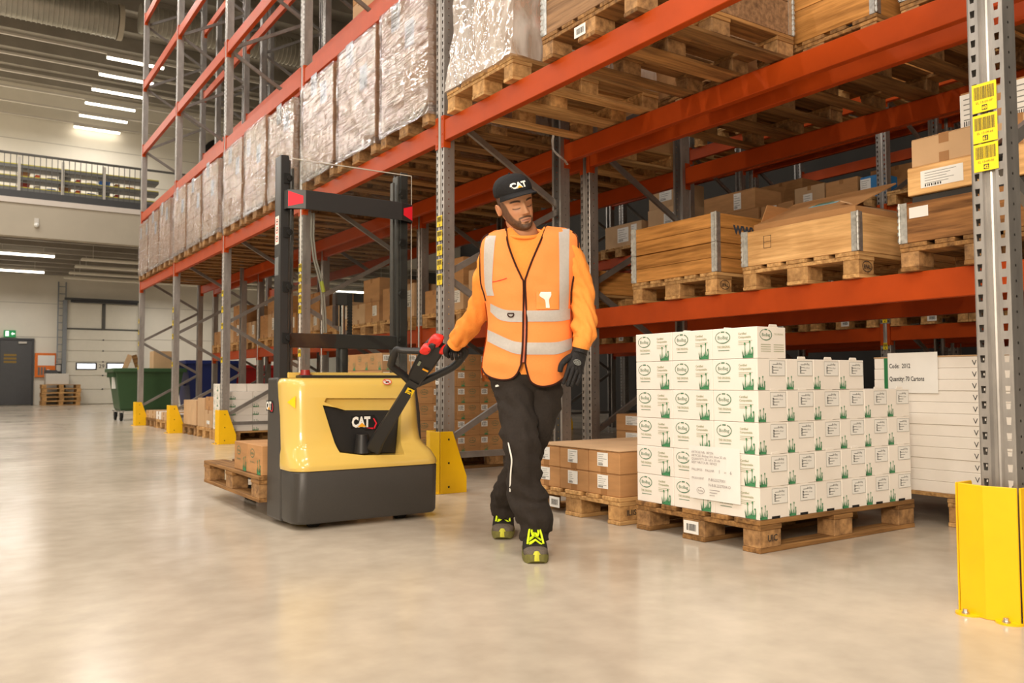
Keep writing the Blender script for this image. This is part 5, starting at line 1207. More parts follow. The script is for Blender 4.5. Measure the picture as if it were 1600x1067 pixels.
R1_ = [tp(650, 600, 4.37), tp(674, 590, 4.35), tp(708, 573, 4.28), tp(722, 558, 4.23), tp(727, 549, 4.20), tp(722, 545, 4.19), tp(708, 546, 4.185), tp(688, 545, 4.18)]
for nm, P_ in (('handle_loop', L1_), ('handle_loop', R1_)):
    q = smooth(P_); mb = MB(); mb.tube(q, [0.02 if i < len(q)*0.55 else 0.0165 for i in range(len(q))], 12); obj(nm, mb.mesh(nm, [M_tblack]), tr)
# red controls
c0 = tp(681, 532, 4.16); mb = MB(); ex_, ey_, ez_ = side, (B[-1]-B[-2]).normalized(), None
ez_ = ex_.cross(ey_).normalized()
def lump(c, hx, hy, hz_, name, m, parent, n=10, p=3.2):
    mb = MB(); rings = []
    for i in range(n+1):
        f_ = -1+2*i/n; s_ = max((1-abs(f_)**p)**(1/p), 0.05); ring = []
        for k in range(20):
            a = 2*PI*k/20; ca, sa = math.cos(a), math.sin(a); r_ = (abs(ca)**p+abs(sa)**p)**(-1/p)
            ring.append(c+ex_*hx*r_*ca*s_+ey_*hy*r_*sa*s_+ez_*hz_*f_)
        rings.append(ring)
    mb.loft(rings, 0, True); return obj(name, mb.mesh(name, [m]), parent)
lump(c0, 0.032, 0.036, 0.03, 'belly_button', M_red, hd)
lump(tp(666, 545, 4.17), 0.026, 0.03, 0.026, 'thumb_switch', M_red, hd)
lump(tp(693.5, 546, 4.16), 0.016, 0.028, 0.02, 'thumb_switch', M_red, hd)
lump(tp(673, 541, 4.185), 0.02, 0.05, 0.045, 'head_housing', M_tblack, hd)
# stickers on the tiller
def tstick(u, v, d, w_, h_, m, nm, rot=0.0):
    c = tp(u, v, d); ax = (B[2]-B[0]).normalized(); n_ = side.cross(ax).normalized()
    if n_.dot(fw) > 0: n_ = -n_
    s_ = ax.cross(n_).normalized(); M = Matrix(((s_.x, ax.x, n_.x, c.x), (s_.y, ax.y, n_.y, c.y), (s_.z, ax.z, n_.z, c.z), (0, 0, 0, 1))); mb = MB(); mb.rect(M, -w_/2, -h_/2, w_/2, h_/2, 0, 0); return M, mb, nm, m
M, mb, nm, m = tstick(640, 612.5, 4.352, 0.04, 0.05, M_lemon, 'warning_sticker'); mb.on(M, [(-0.012, 0.004, 0.0006), (0.012, 0.004, 0.0006), (0, 0.02, 0.0006)], 1); mb.rect(M, -0.012, -0.018, 0.012, -0.004, 1, 0.0006); mb.rect(M, -0.009, -0.015, 0.009, -0.007, 0, 0.001); obj(nm, mb.mesh(nm, [m, M_ink]), tl)
M, mb, nm, m = tstick(664.5, 578.5, 4.255, 0.032, 0.012, M_amber, 'orange_sticker'); obj(nm, mb.mesh(nm, [m]), hd)
M, mb, nm, m = tstick(655, 568, 4.235, 0.012, 0.032, mat('green grey display', (132, 140, 120), 0.3, var=0.05), 'battery_display'); obj(nm, mb.mesh(nm, [m]), hd)
M, mb, nm, m = tstick(673, 564, 4.22, 0.006, 0.0015, M_grey_ink, 'key_symbol')
for k in range(6):
    a = k*PI/3; mb.rect(M, 0.010*math.cos(a)-0.003, 0.010*math.sin(a)-0.001, 0.010*math.cos(a)+0.003, 0.010*math.sin(a)+0.001, 0, 0)
obj(nm, mb.mesh(nm, [m]), hd)
a = at(600, 657, Y=4.44)
# pallet carried on the forks, with cartons
PZ = 0.187-0.1222+0.03
pallet(2.225, 4.64, PZ, 'wooden pallet riding on the forks of the truck', style='old', group='wooden pallets', rz=PI/2)
zt_ = PZ+0.1445
ya = at(366, 730, X=1.445).y; yb_ = at(386.5, 735, X=1.445).y; L_ = ya-yb_
mb = MB(); mb.box(0, 0.36, 0, L_-0.003, 0, 0.165); fcm = mb.mesh('printed_carton', [M_card], 0.003)
mb = MB(); M = fm((-0.0008, L_, 0), (0, -1, 0), (0, 0, 1)); logo(mb, M, L_*0.35, 0.115, 0.04, 0); put(mb, M, 'THE ORIGINAL', L_*0.35, 0.06, 0.013, 0, 'CENTER'); grass(mb, M, L_*0.68, 0.002, 0.10, 1, 4); fca = mb.mesh('printed_side', [M_green_dark, M_green_ink])
for j, nm in ((0, 'farther one'), (1, 'nearer one')):
    for i in range(2):
        o = obj('printed_carton', fcm, None, (1.445+i*0.362, yb_-j*L_, zt_+0.0005)); tag(o, f'brown printed carton on the truck pallet, {nm}, {["left", "right"][i]} column', 'carton', 'cartons on the truck pallet')
        if i == 0: obj('printed_side', fca, o)
# ------------------------------------------------------------------ the worker
D0 = 3.77
EX = Vector((math.cos(YAW), -math.sin(YAW), 0)); EB = Vector((math.sin(YAW), math.cos(YAW), 0))
_o = at(822, 596, d=D0); PO = Vector((_o.x, _o.y, 0))
def Lp(u, v, t=0.0):
    """photograph pixel at t metres in front of the worker's mid plane, in the worker's own axes (x to his left, y backwards, z up)"""
    p = at(u, v, d=D0-t)-PO
    return Vector((p.dot(EX), p.dot(EB), p.z))
def interp(tab, x):
    if x <= tab[0][0]: return tab[0][1]
    for i in range(len(tab)-1):
        a, b = tab[i], tab[i+1]
        if x <= b[0]:
            t = (x-a[0])/(b[0]-a[0]); 
            p0 = tab[max(i-1, 0)]; p3 = tab[min(i+2, len(tab)-1)]
            m0 = (b[1]-p0[1])/(b[0]-p0[0]) if b[0] != p0[0] else 0; m1 = (p3[1]-a[1])/(p3[0]-a[0]) if p3[0] != a[0] else 0
            h = b[0]-a[0]
            return (2*t**3-3*t*t+1)*a[1]+(t**3-2*t*t+t)*h*m0+(-2*t**3+3*t*t)*b[1]+(t**3-t*t)*h*m1
    return tab[-1][1]
def fabric(name, rgb, rough, var=0.08, scale=60, bump=0.15, bs=7.0):
    m = mat(name, rgb, rough, var=var, scale=scale, bump=bump, bscale=bs, spec=0.2)
    return m
M_vest = fabric('orange vest fabric', (255, 148, 78), 0.7, 0.05, 200, 0.30, 9)
M_sweat = fabric('orange sweatshirt fleece', (255, 158, 72), 0.85, 0.05, 120, 0.5, 11)
M_silver = fabric('silver reflective tape', (188, 182, 176), 0.42, 0.06, 90, 0.12, 9)
M_pipe = fabric('dark brown binding', (56, 26, 18), 0.7)
M_trous = fabric('black work trousers', (50, 44, 40), 0.85, 0.12, 100, 0.6, 10)
M_glove = fabric('black knit glove', (42, 40, 40), 0.6, 0.15, 200, 0.35, 80)
M_cap = fabric('black cap cotton', (34, 33, 34), 0.8, 0.1, 160, 0.15, 60)
M_shoe = fabric('dark shoe mesh', (44, 40, 36), 0.8, 0.2, 200, 0.3, 200)
M_toe = fabric('grey toe cap', (104, 94, 84), 0.75, 0.2, 120, 0.2, 120)
M_sole = fabric('lime toe bumper', (208, 206, 70), 0.6, 0.12, 30)
M_rub = fabric('olive rubber sole', (120, 116, 66), 0.7, 0.2, 40)
M_lace = mat('lime lace', (224, 250, 24), 0.6, var=0.03)
M_skin = mat('skin', (200, 142, 104), 0.5, var=0.05, scale=30, spec=0.35)
def headmat():
    m = bpy.data.materials.new('face skin and hair'); m.use_nodes = True; nt = m.node_tree; N = nt.nodes; L = nt.links; b = N['Principled BSDF']
    a = N.new('ShaderNodeVertexColor'); a.layer_name = 'tone'; L.new(a.outputs['Color'], b.inputs['Base Color']); b.inputs['Roughness'].default_value = 0.5; b.inputs['Specular IOR Level'].default_value = 0.35
    b.inputs['Subsurface Weight'].default_value = 0.06; b.inputs['Subsurface Radius'].default_value = (0.02, 0.008, 0.004); b.inputs['Subsurface Scale'].default_value = 0.3
    return m
M_head = headmat()
# body: one continuous figure, mostly under the clothes
j = dict(pel=Lp(822, 592, 0), wa=Lp(822, 520, 0), ch=Lp(823, 430, 0), nb=Lp(818, 366, 0), nk=Lp(816, 350, 0.02),
         sl=Lp(768, 384, 0), el=Lp(750, 482, -0.13), wl=Lp(712, 535, -0.37), sr=Lp(890, 384, 0), er=Lp(912, 478, 0.02), wr=Lp(907, 540, 0.10),
         h1=Lp(800, 602, 0.0), k1=Lp(815, 705, 0.13), a1=Lp(836, 822, 0.08), f1=Lp(836, 832, 0.08), h2=Lp(846, 602, 0), k2=Lp(836, 690, -0.03), a2=Lp(789, 785, -0.38), f2=Lp(788, 795, -0.38))
K = list(j); idx = {k: i for i, k in enumerate(K)}
rad = dict(pel=0.125, wa=0.12, ch=0.115, nb=0.06, nk=0.055, sl=0.055, el=0.04, wl=0.03, sr=0.055, er=0.04, wr=0.03, h1=0.075, k1=0.055, a1=0.03, f1=0.02, h2=0.075, k2=0.055, a2=0.03, f2=0.02)
ed = [('pel', 'wa'), ('wa', 'ch'), ('ch', 'nb'), ('nb', 'nk'), ('ch', 'sl'), ('sl', 'el'), ('el', 'wl'), ('ch', 'sr'), ('sr', 'er'), ('er', 'wr'), ('pel', 'h1'), ('h1', 'k1'), ('k1', 'a1'), ('a1', 'f1'), ('pel', 'h2'), ('h2', 'k2'), ('k2', 'a2'), ('a2', 'f2')]
bme = skin('person', [j[k] for k in K], [(idx[a], idx[b]) for a, b in ed], [rad[k]*0.8 for k in K], M_skin, 0, 1)
man = obj('person', bme, None, PO, -YAW)
tag(man, 'man in orange reflective vest, black cap and gloves, walking and pulling the truck', 'person')
# torso shape
LF = [(350, 801), (354, 793), (360, 780), (367, 763), (376, 752), (400, 748), (440, 750), (470, 757), (500, 761), (530, 759), (560, 754), (580, 752), (606, 756)]
RF = [(350, 848), (354, 856), (360, 884), (367, 900), (376, 905), (400, 905), (440, 898), (470, 893), (500, 893), (530, 895), (560, 895), (580, 891), (606, 884)]
YF = [(350, 0.05), (360, 0.068), (376, 0.088), (400, 0.104), (440, 0.118), (480, 0.116), (520, 0.122), (560, 0.132), (606, 0.136)]
YBk = [(350, 0.07), (360, 0.085), (376, 0.10), (400, 0.115), (440, 0.115), (480, 0.105), (520, 0.105), (560, 0.12), (606, 0.125)]
NE = 2.6
def wrinkle(u, v, a=0.007):
    p = Vector((u*0.03, v*0.018, 3.1)); q = Vector((u*0.012+v*0.02, v*0.05-u*0.02, 9.2))
    return a*noise.noise(p)+a*0.9*noise.noise(q)
def front(u, v, off=0.0, wr=0.007):
    l, r = interp(LF, v), interp(RF, v); c = (l+r)/2; a = (r-l)/2; q = min(abs((u-c)/a), 0.999)
    y = interp(YF, v)*(1-q**NE)**(1/NE)+off+wrinkle(u, v, wr)
    return Lp(u, v, y)
def back(th, v, off=0.0):
    l, r = Lp(interp(LF, v), v), Lp(interp(RF, v), v); cx = (l.x+r.x)/2; a = (r.x-l.x)/2+off*0.3
    c_, s_ = math.cos(th), math.sin(th)
    return Vector((cx+a*math.copysign(abs(c_)**(2/NE), c_), (interp(YBk, v)+off)*abs(s_)**(2/NE)+0.004*noise.noise(Vector((th*3, v*0.03, 1))), l.z))
# sweatshirt body
mb = MB(); rings = []
for v in [354, 358, 363, 368, 376, 390, 410, 440, 470, 500, 530, 560, 585]:
    l, r = interp(LF, v)+6, interp(RF, v)-6; n = 24; ring = []
    for k in range(n+1):
        a = PI-PI*k/n; c = (l+r)/2; u = c+(r-l)/2*math.copysign(abs(math.cos(a))**0.9, math.cos(a)); vv = v+17*max(0, (376-v)/22)*math.sin(a)**2; p = front(u, vv, -0.014, 0.002); ring.append(p)
    for k in range(1, n): ring.append(back(PI*k/n, v, -0.016))
    rings.append(ring)
mb.loft(rings, 0, False); sw = obj('sweatshirt', mb.mesh('sweatshirt', [M_sweat]), man)
# collar
nc = Lp(819, 357, 0.0); mb = MB(); pts = []
for k in range(25):
    a = 2*PI*k/24; pts.append(Vector((nc.x+0.080*math.cos(a), nc.y+0.0+0.076*math.sin(a), nc.z-0.022+0.032*math.sin(a))))
mb.tube(pts, 0.009, 10, caps=False); obj('collar', mb.mesh('collar', [M_sweat]), sw)
# sleeves
def tube_ring(pts, rads, n=28, wr=0.006, seed=0.0, rep=5):
    q = smooth([Vector(p) for p in pts], rep); rr = []
    for i in range(len(rads)-1):
        for k in range(rep): t = k/rep; rr.append(rads[i]*(1-t)+rads[i+1]*t)
    rr.append(rads[-1]); rings = []; prev = Vector((0, 1, 0))
    for i, p in enumerate(q):
        a = (q[min(i+1, len(q)-1)]-q[max(i-1, 0)]).normalized(); b = (prev-a*prev.dot(a)).normalized(); prev = b; c = a.cross(b); ring = []
        for k in range(n):
            th = 2*PI*k/n; d = b*math.cos(th)+c*math.sin(th)
            w1 = noise.noise(Vector((p.x*9+d.x*1.2+seed, p.y*9+d.y*1.2, p.z*26+d.x*2.5)))+0.6*noise.noise(Vector((p.x*16+d.x*2+seed, p.y*16, p.z*14+d.z*3+d.x*1.5)))
            ring.append(p+d*(rr[i]+wr*w1))
        rings.append(ring)
    return rings
def sleeve(pts, rads, seed):
    mb = MB(); mb.loft(tube_ring(pts, rads, 40, 0.013, seed, 8), 0, True); s_ = obj('sleeve', mb.mesh('sleeve', [M_sweat], angle=80), sw)
    return s_
P_L = [(778, 388, 0.0), (764, 425, -0.02), (757, 458, -0.08), (748, 486, -0.15), (737, 504, -0.22), (725, 519, -0.29), (716, 531, -0.34)]
sleeve([Lp(*p) for p in P_L], [0.068, 0.064, 0.060, 0.056, 0.054, 0.050, 0.043], 1.0)
mb = MB(); mb.loft(tube_ring([Lp(719, 527, -0.325), Lp(714, 533.5, -0.345), Lp(709, 540, -0.36)], [0.042, 0.040, 0.038], 26, 0.002, 4.0), 0, True); obj('cuff', mb.mesh('cuff', [M_sweat]), sw)
P_R = [(885, 388, 0.0), (899, 422, 0.0), (908, 452, 0.0), (912, 480, 0.02), (913, 504, 0.06), (914, 524, 0.09), (909, 534, 0.10)]
sleeve([Lp(*p) for p in P_R], [0.066, 0.064, 0.058, 0.055, 0.053, 0.053, 0.042], 7.0)
mb = MB(); mb.loft(tube_ring([Lp(911, 530, 0.10), Lp(908.5, 538, 0.105), Lp(907, 544, 0.105)], [0.042, 0.040, 0.037], 26, 0.002, 5.0), 0, True); obj('cuff', mb.mesh('cuff', [M_sweat]), sw)
# vest: two front panels, a back panel, tapes and bindings
VL = [(357, 790.5), (380, 793.5), (411, 804.5), (434, 815), (444, 818), (500, 817.5), (540, 816.5), (568, 814)]
VR = [(352, 854), (373, 846), (404, 832.5), (430, 823), (444, 820.5), (500, 823), (540, 822), (568, 820.5)]
OLt = [(357, 779), (366, 762), (376, 752), (414, 749), (443, 750.5), (458, 755), (470, 758), (500, 762), (530, 760), (560, 755), (576, 753.5)]
ORt = [(352, 873), (362, 896), (376, 904), (400, 903), (421, 900), (450, 894), (476, 893), (500, 893), (530, 894), (560, 894), (576, 891)]
HEL = [(753.5, 576), (758, 584), (768, 590), (783, 593.5), (798, 592), (807, 585), (812, 575), (815, 566)]
HER = [(820.5, 566), (823, 578), (828, 594), (836, 601), (848, 604), (865, 601), (878, 593), (887, 583), (891, 576)]
def inv(tab): return tab
vest = obj('safety_vest', None, man)
def panel_(inner, outer, hem, vt_in, vt_out, flip):
    NC, NR = 26, 60; vs = []; fs = []
    hu0, hu1 = hem[0][0], hem[-1][0]
    for r in range(NR+1):
        for s in range(NC+1):
            f_ = s/NC                                        # 0 outer edge, 1 inner edge
            hu = hu0+(hu1-hu0)*(f_ if not flip else 1-f_); hv = interp(hem, hu)
            vt = vt_out+(vt_in-vt_out)*f_
            q = r/NR; v = vt+(hv-vt)*q
            u = interp(outer, v)*(1-f_)+interp(inner, min(v, 566))*f_
            bl = max(0, (q-0.9)/0.1)**2; u = u*(1-bl)+hu*bl
            vs.append(front(u, v, 0.006))
    for r in range(NR):
        for s in range(NC): a = r*(NC+1)+s; fs.append((a, a+1, a+NC+2, a+NC+1))
    mb = MB(); mb.add(vs, fs, 0, True); return mb
mb = panel_(VL, OLt, HEL, 357, 360, False); obj('front_panel', mb.mesh('front_panel', [M_vest], angle=80), vest)
mb = panel_(VR, ORt, HER, 352.5, 356, True); obj('front_panel', mb.mesh('front_panel', [M_vest], angle=80), vest)
mb = MB(); rows_ = [352, 356, 360, 367, 376, 390, 410, 430, 450, 462, 475, 500, 530, 560, 580, 596]; n = 30
ringsb = []
for v in rows_:
    cut_ = 0.30 if 376 <= v <= 455 else (0.12 if v <= 462 else -0.05)
    ringsb.append([back(cut_+(PI-2*cut_)*k/n, v, 0.006) for k in range(n+1)])
mb.loft(ringsb, 0, False, False); obj('back_panel', mb.mesh('back_panel', [M_vest], angle=80), vest)
# shoulder straps joining front and back
def patch(name, m, us, off, parent, nu=14):
    """strip of the front given as rows (v, u left, u right)"""
    NR = (len(us)-1)*6; vs = []; fs = []
    tl_ = [(a[0], a[1]) for a in us]; tr_ = [(a[0], a[2]) for a in us]
    for r in range(NR+1):
        v = us[0][0]+(us[-1][0]-us[0][0])*r/NR
        for s in range(nu+1): f_ = s/nu; vs.append(front(interp(tl_, v)*(1-f_)+interp(tr_, v)*f_, v, off))
    for r in range(NR):
        for s in range(nu): a = r*(nu+1)+s; fs.append((a, a+1, a+nu+2, a+nu+1))
    mb = MB(); mb.add(vs, fs, 0, True); return obj(name, mb.mesh(name, [m], angle=80), parent)
def hpatch(name, m, rows, off, parent, nv=5):
    """band across the front given as columns (u, v top, v bottom)"""
    NU = (len(rows)-1)*6; vs = []; fs = []; t0 = [(a[0], a[1]) for a in rows]; t1 = [(a[0], a[2]) for a in rows]
    for s in range(NU+1):
        u = rows[0][0]+(rows[-1][0]-rows[0][0])*s/NU
        for r in range(nv+1): f_ = r/nv; vs.append(front(u, interp(t0, u)*(1-f_)+interp(t1, u)*f_, off))
    for s in range(NU):
        for r in range(nv): a = s*(nv+1)+r; fs.append((a, a+1, a+nv+2, a+nv+1))
    mb = MB(); mb.add(vs, fs, 0, True); return obj(name, mb.mesh(name, [m], angle=80), parent)
patch('reflective_tape', M_silver, [(368, 760, 775), (380, 757, 773), (410, 756, 770.5), (447, 757.5, 769), (462, 761, 772)], 0.0085, vest)
patch('reflective_tape', M_silver, [(357.5, 873, 890), (380, 873.5, 889.5), (420, 874, 889), (460, 874, 889), (484, 874, 888)], 0.0085, vest)
hpatch('reflective_tape', M_silver, [(766, 474, 487), (778, 480, 498), (790, 484, 502), (804, 485, 503), (816, 485.5, 503)], 0.0086, vest)
hpatch('reflective_tape', M_silver, [(823, 485, 502.5), (850, 485, 502.5), (874, 484, 502), (891, 482, 499)], 0.0086, vest)
hpatch('reflective_tape', M_silver, [(761.5, 515, 533), (775, 521, 540), (790, 528, 547), (803, 533, 552), (815.5, 535, 554)], 0.0086, vest)
hpatch('reflective_tape', M_silver, [(822.5, 535, 554), (850, 535, 554), (872, 534, 553), (893.5, 528, 545)], 0.0086, vest)
def line(name, m, pts, r, parent, off=0.0085):
    mb = MB(); mb.tube(smooth([front(u, v, off) for u, v in pts], 4), r, 8); return obj(name, mb.mesh(name, [m]), parent)
line('binding', M_pipe, [(b, a) for a, b in VL], 0.0042, vest); line('binding', M_pipe, [(b, a) for a, b in VR], 0.0042, vest)
line('binding', M_pipe, HEL, 0.0040, vest); line('binding', M_pipe, HER, 0.0040, vest)
line('binding', M_pipe, [(b+1, a) for a, b in OLt[1:7]], 0.0040, vest, 0.007); line('binding', M_pipe, [(b-1, a) for a, b in ORt[1:7]], 0.0040, vest, 0.007)
patch('zipper', mat('orange brown zip', (196, 92, 52), 0.5, var=0.1), [(443, 818, 820.5), (470, 818, 822.5), (520, 817.5, 822.5), (566, 815, 820.5)], 0.007, vest, 4)
line('pocket_trim', M_red, [(769.5, 440.5), (781, 438), (792, 434.5)], 0.0016, vest, 0.0085)
pk = patch('badge_pocket', mat('clear vinyl pocket', (255, 150, 70), 0.12, var=0.05, coat=0.8), [(455, 838, 873), (483, 838, 873)], 0.0105, vest)
mb = MB(); p0 = front(844, 457, 0.014, 0.004); o = patch('painted_gloss', M_paper, [(456, 845, 861), (462, 843, 861), (468, 851, 858), (481, 853, 859)], 0.0125, vest, 6)  # white patch painted on as the gloss of the clear pocket
c0 = front(798, 491, 0.016); mb = MB(); mb.tube([c0+Vector((0.013*math.cos(a), 0, 0.012*math.sin(a))) for a in [PI+PI*k/10 for k in range(11)]]+[c0+Vector((0.013, 0, 0.004)), c0+Vector((-0.013, 0, 0.004)), c0+Vector((-0.013, 0, 0))], 0.0026, 8); obj('ring_clip', mb.mesh('ring_clip', [M_pipe]), vest)
# trousers
trs = obj('trousers', None, man)
l1 = [Lp(797, 566, 0.02), Lp(799, 589, 0.03), Lp(806, 627, 0.06), Lp(812, 670, 0.11), Lp(815, 705, 0.13), Lp(819.5, 748, 0.12), Lp(826, 783, 0.11), Lp(837, 810, 0.12), Lp(836, 828, 0.12), Lp(836, 841, 0.12)]
mb = MB(); mb.loft(tube_ring(l1, [0.10, 0.093, 0.084, 0.080, 0.079, 0.075, 0.088, 0.080, 0.070, 0.067], 44, 0.017, 2.0, 7), 0, True); leg1 = obj('trouser_leg', mb.mesh('trouser_leg', [M_trous], angle=80), trs)
l2 = [Lp(848, 566, 0.0), Lp(846, 592, 0.0), Lp(846, 635, 0.01), Lp(834, 680, 0.0), Lp(818, 718, -0.08), Lp(800, 755, -0.22), Lp(789, 780, -0.33), Lp(787, 803, -0.355)]
mb = MB(); mb.loft(tube_ring(l2, [0.10, 0.096, 0.083, 0.072, 0.070, 0.070, 0.066, 0.062], 44, 0.015, 6.0, 7), 0, True); leg2 = obj('trouser_leg', mb.mesh('trouser_leg', [M_trous], angle=80), trs)
mb = MB(); c0 = Lp(822, 560, 0); mb.loft([[(c0.x+a_*math.cos(2*PI*k/32), c0.y+b_*math.sin(2*PI*k/32), c0.z+dz_) for k in range(32)] for a_, b_, dz_ in ((0.168, 0.112, 0.08), (0.172, 0.118, 0.0), (0.170, 0.115, -0.09), (0.13, 0.09, -0.15), (0.06, 0.06, -0.17))], 0, True); obj('seat_of_trousers', mb.mesh('seat_of_trousers', [M_trous]), trs)
pts = [Lp(793, 681, 0.172), Lp(796, 700, 0.194), Lp(799.5, 718, 0.198), Lp(798, 740, 0.178), Lp(797, 768, 0.156)]; mb = MB(); mb.tube(smooth(pts), 0.0035, 8); obj('reflective_piping', mb.mesh('reflective_piping', [M_paper]), leg1)
a = Lp(774, 605, 0.095); b = Lp(783, 602.5, 0.115); mb = MB(); mb.add([a, b, b+Vector((0, 0, 0.009)), a+Vector((0, 0, 0.009))], [(0, 1, 2, 3)]); obj('cloth_label', mb.mesh('cloth_label', [M_paper]), leg1)
# shoes
def shoe(toe, ang, pitch):
    s = obj('shoe', None, man, toe); s.rotation_euler = (pitch, 0, ang)
    # along y: toe tip at 0, heel at 0.29
    sec = [(0.0, 0.022, 0.018, 0.034), (0.012, 0.038, 0.016, 0.052), (0.04, 0.049, 0.014, 0.062), (0.08, 0.053, 0.014, 0.076), (0.12, 0.051, 0.016, 0.104), (0.16, 0.046, 0.018, 0.125), (0.20, 0.042, 0.020, 0.118), (0.25, 0.041, 0.020, 0.115), (0.28, 0.036, 0.022, 0.105), (0.292, 0.022, 0.026, 0.09)]
    def ring(y, wd, z0, z1, n=24):
        out = []
        for k in range(n):
            a = 2*PI*k/n; c_, s_ = math.cos(a), math.sin(a); zc = (z0+z1)/2; hh = (z1-z0)/2
            out.append((wd*math.copysign(abs(c_)**0.75, c_), y, zc+hh*math.copysign(abs(s_)**0.8, s_)))
        return out
    mb = MB(); mb.loft([ring(*q) for q in sec[2:]], 0, True); obj('upper', mb.mesh('upper', [M_shoe], angle=70), s)
    mb = MB(); mb.loft([ring(q[0]-0.001, q[1]+0.002, q[2], q[3]+0.002) for q in sec[:3]]+[ring(0.064, 0.0525, 0.014, 0.0645)], 0, True); obj('toe_cap', mb.mesh('toe_cap', [M_toe], angle=70), s)
    mb = MB(); rb = []
    for (y, wd, z0, z1) in sec:
        h = 0.026+(0.012 if y < 0.02 else 0); k_ = wd+0.004
        rb.append([(-k_*0.93, y*1.015-0.004, 0.0008 + (0.010 if y < 0.01 else 0)), (k_*0.93, y*1.015-0.004, 0.0008+(0.010 if y < 0.01 else 0)), (k_, y*1.015-0.004, h*0.5), (k_, y*1.015-0.004, h), (-k_, y*1.015-0.004, h), (-k_, y*1.015-0.004, h*0.5)])
    mb.loft(rb, 0, True); obj('sole', mb.mesh('sole', [M_rub], angle=50), s)
    mb = MB(); mb.loft([[(x_*1.0, -0.006+0.012*abs(x_/0.034)**2*1.5, 0.012) for x_ in [(-0.034+0.068*k/10) for k in range(11)]], [(x_*0.9, -0.007+0.02*abs(x_/0.034)**2*1.5, 0.030+0.012*(1-abs(x_/0.034)**2)) for x_ in [(-0.034+0.068*k/10) for k in range(11)]], [(x_*0.7, 0.004+0.02*abs(x_/0.034)**2*1.5, 0.034+0.018*(1-abs(x_/0.034)**2)) for x_ in [(-0.034+0.068*k/10) for k in range(11)]]], 0, False, False); obj('toe_bumper', mb.mesh('toe_bumper', [M_sole], angle=60), s)
    lc = lambda x_, t: Vector((x_, 0.066+t*0.065, 0.074+t*0.046-0.30*abs(x_)))
    for k in range(4):
        t = k/3.2
        mb = MB(); mb.tube([lc(-0.026, t), lc(0, t+0.06)+Vector((0, 0, 0.008)), lc(0.026, t+0.02)], 0.0042, 6); mb.tube([lc(0.026, t), lc(0, t+0.1)+Vector((0, 0, 0.008)), lc(-0.026, t+0.12)], 0.0042, 6); obj('lace', mb.mesh('lace', [M_lace]), s)
    mb = MB(); mb.loft([ring(0.155, 0.043, 0.07, 0.12), ring(0.19, 0.046, 0.05, 0.16), ring(0.25, 0.044, 0.05, 0.165), ring(0.275, 0.03, 0.05, 0.16)], 0, True); obj('sock', mb.mesh('sock', [M_shoe], angle=70), s)
    for sx in (-1, 1):
        mb = MB(); mb.tube(smooth([lc(0.004*sx, 0.95)+Vector((0, 0, 0.012)), lc(0.02*sx, 0.8)+Vector((0, -0.01, 0.022)), lc(0.028*sx, 0.45)+Vector((0, -0.012, 0.014)), lc(0.034*sx, 0.05)+Vector((0, -0.006, 0.004))], 5), 0.0046, 6)
        mb.tube(smooth([lc(0.002*sx, 0.95)+Vector((0, 0, 0.012)), lc(0.014*sx, 0.5)+Vector((0, -0.012, 0.026)), lc(0.008*sx, 0.3)+Vector((0, -0.014, 0.016)), lc(0.0*sx, 0.8)+Vector((0, 0, 0.012))], 5), 0.0046, 6); obj('lace_bow', mb.mesh('lace_bow', [M_lace]), s)
    return s
def floorL(u, v, z=0.0):
    p = at(u, v, Z=z)-PO; return Vector((p.dot(EX), p.dot(EB), p.z))
t1 = floorL(839, 881); shoe(Vector((t1.x, t1.y, 0.0)), 0.06, 0.0)
t2 = floorL(785, 843.5); shoe(Vector((t2.x, t2.y, 0.003)), -0.04, 0.10)
# gloves
def glove(name, wrist, palm, fingers, thumb, fr=0.0095, extra=None):
    pts = [wrist, palm[0], palm[1]]; ed_ = [(0, 1), (1, 2)]; rr = [0.029, (0.036, 0.022), (0.040, 0.020)]
    for f_ in fingers:
        prev = 2
        for k, p in enumerate(f_): pts.append(p); ed_.append((prev, len(pts)-1)); prev = len(pts)-1; rr.append(fr*(1.1-0.1*k))
    prev = 1
    for k, p in enumerate(thumb): pts.append(p); ed_.append((prev, len(pts)-1)); prev = len(pts)-1; rr.append(fr*(1.35-0.15*k))
    return skin(name, pts, ed_, rr, M_glove, 0, 2)
G = lambda u, v, t: Lp(u, v, t)
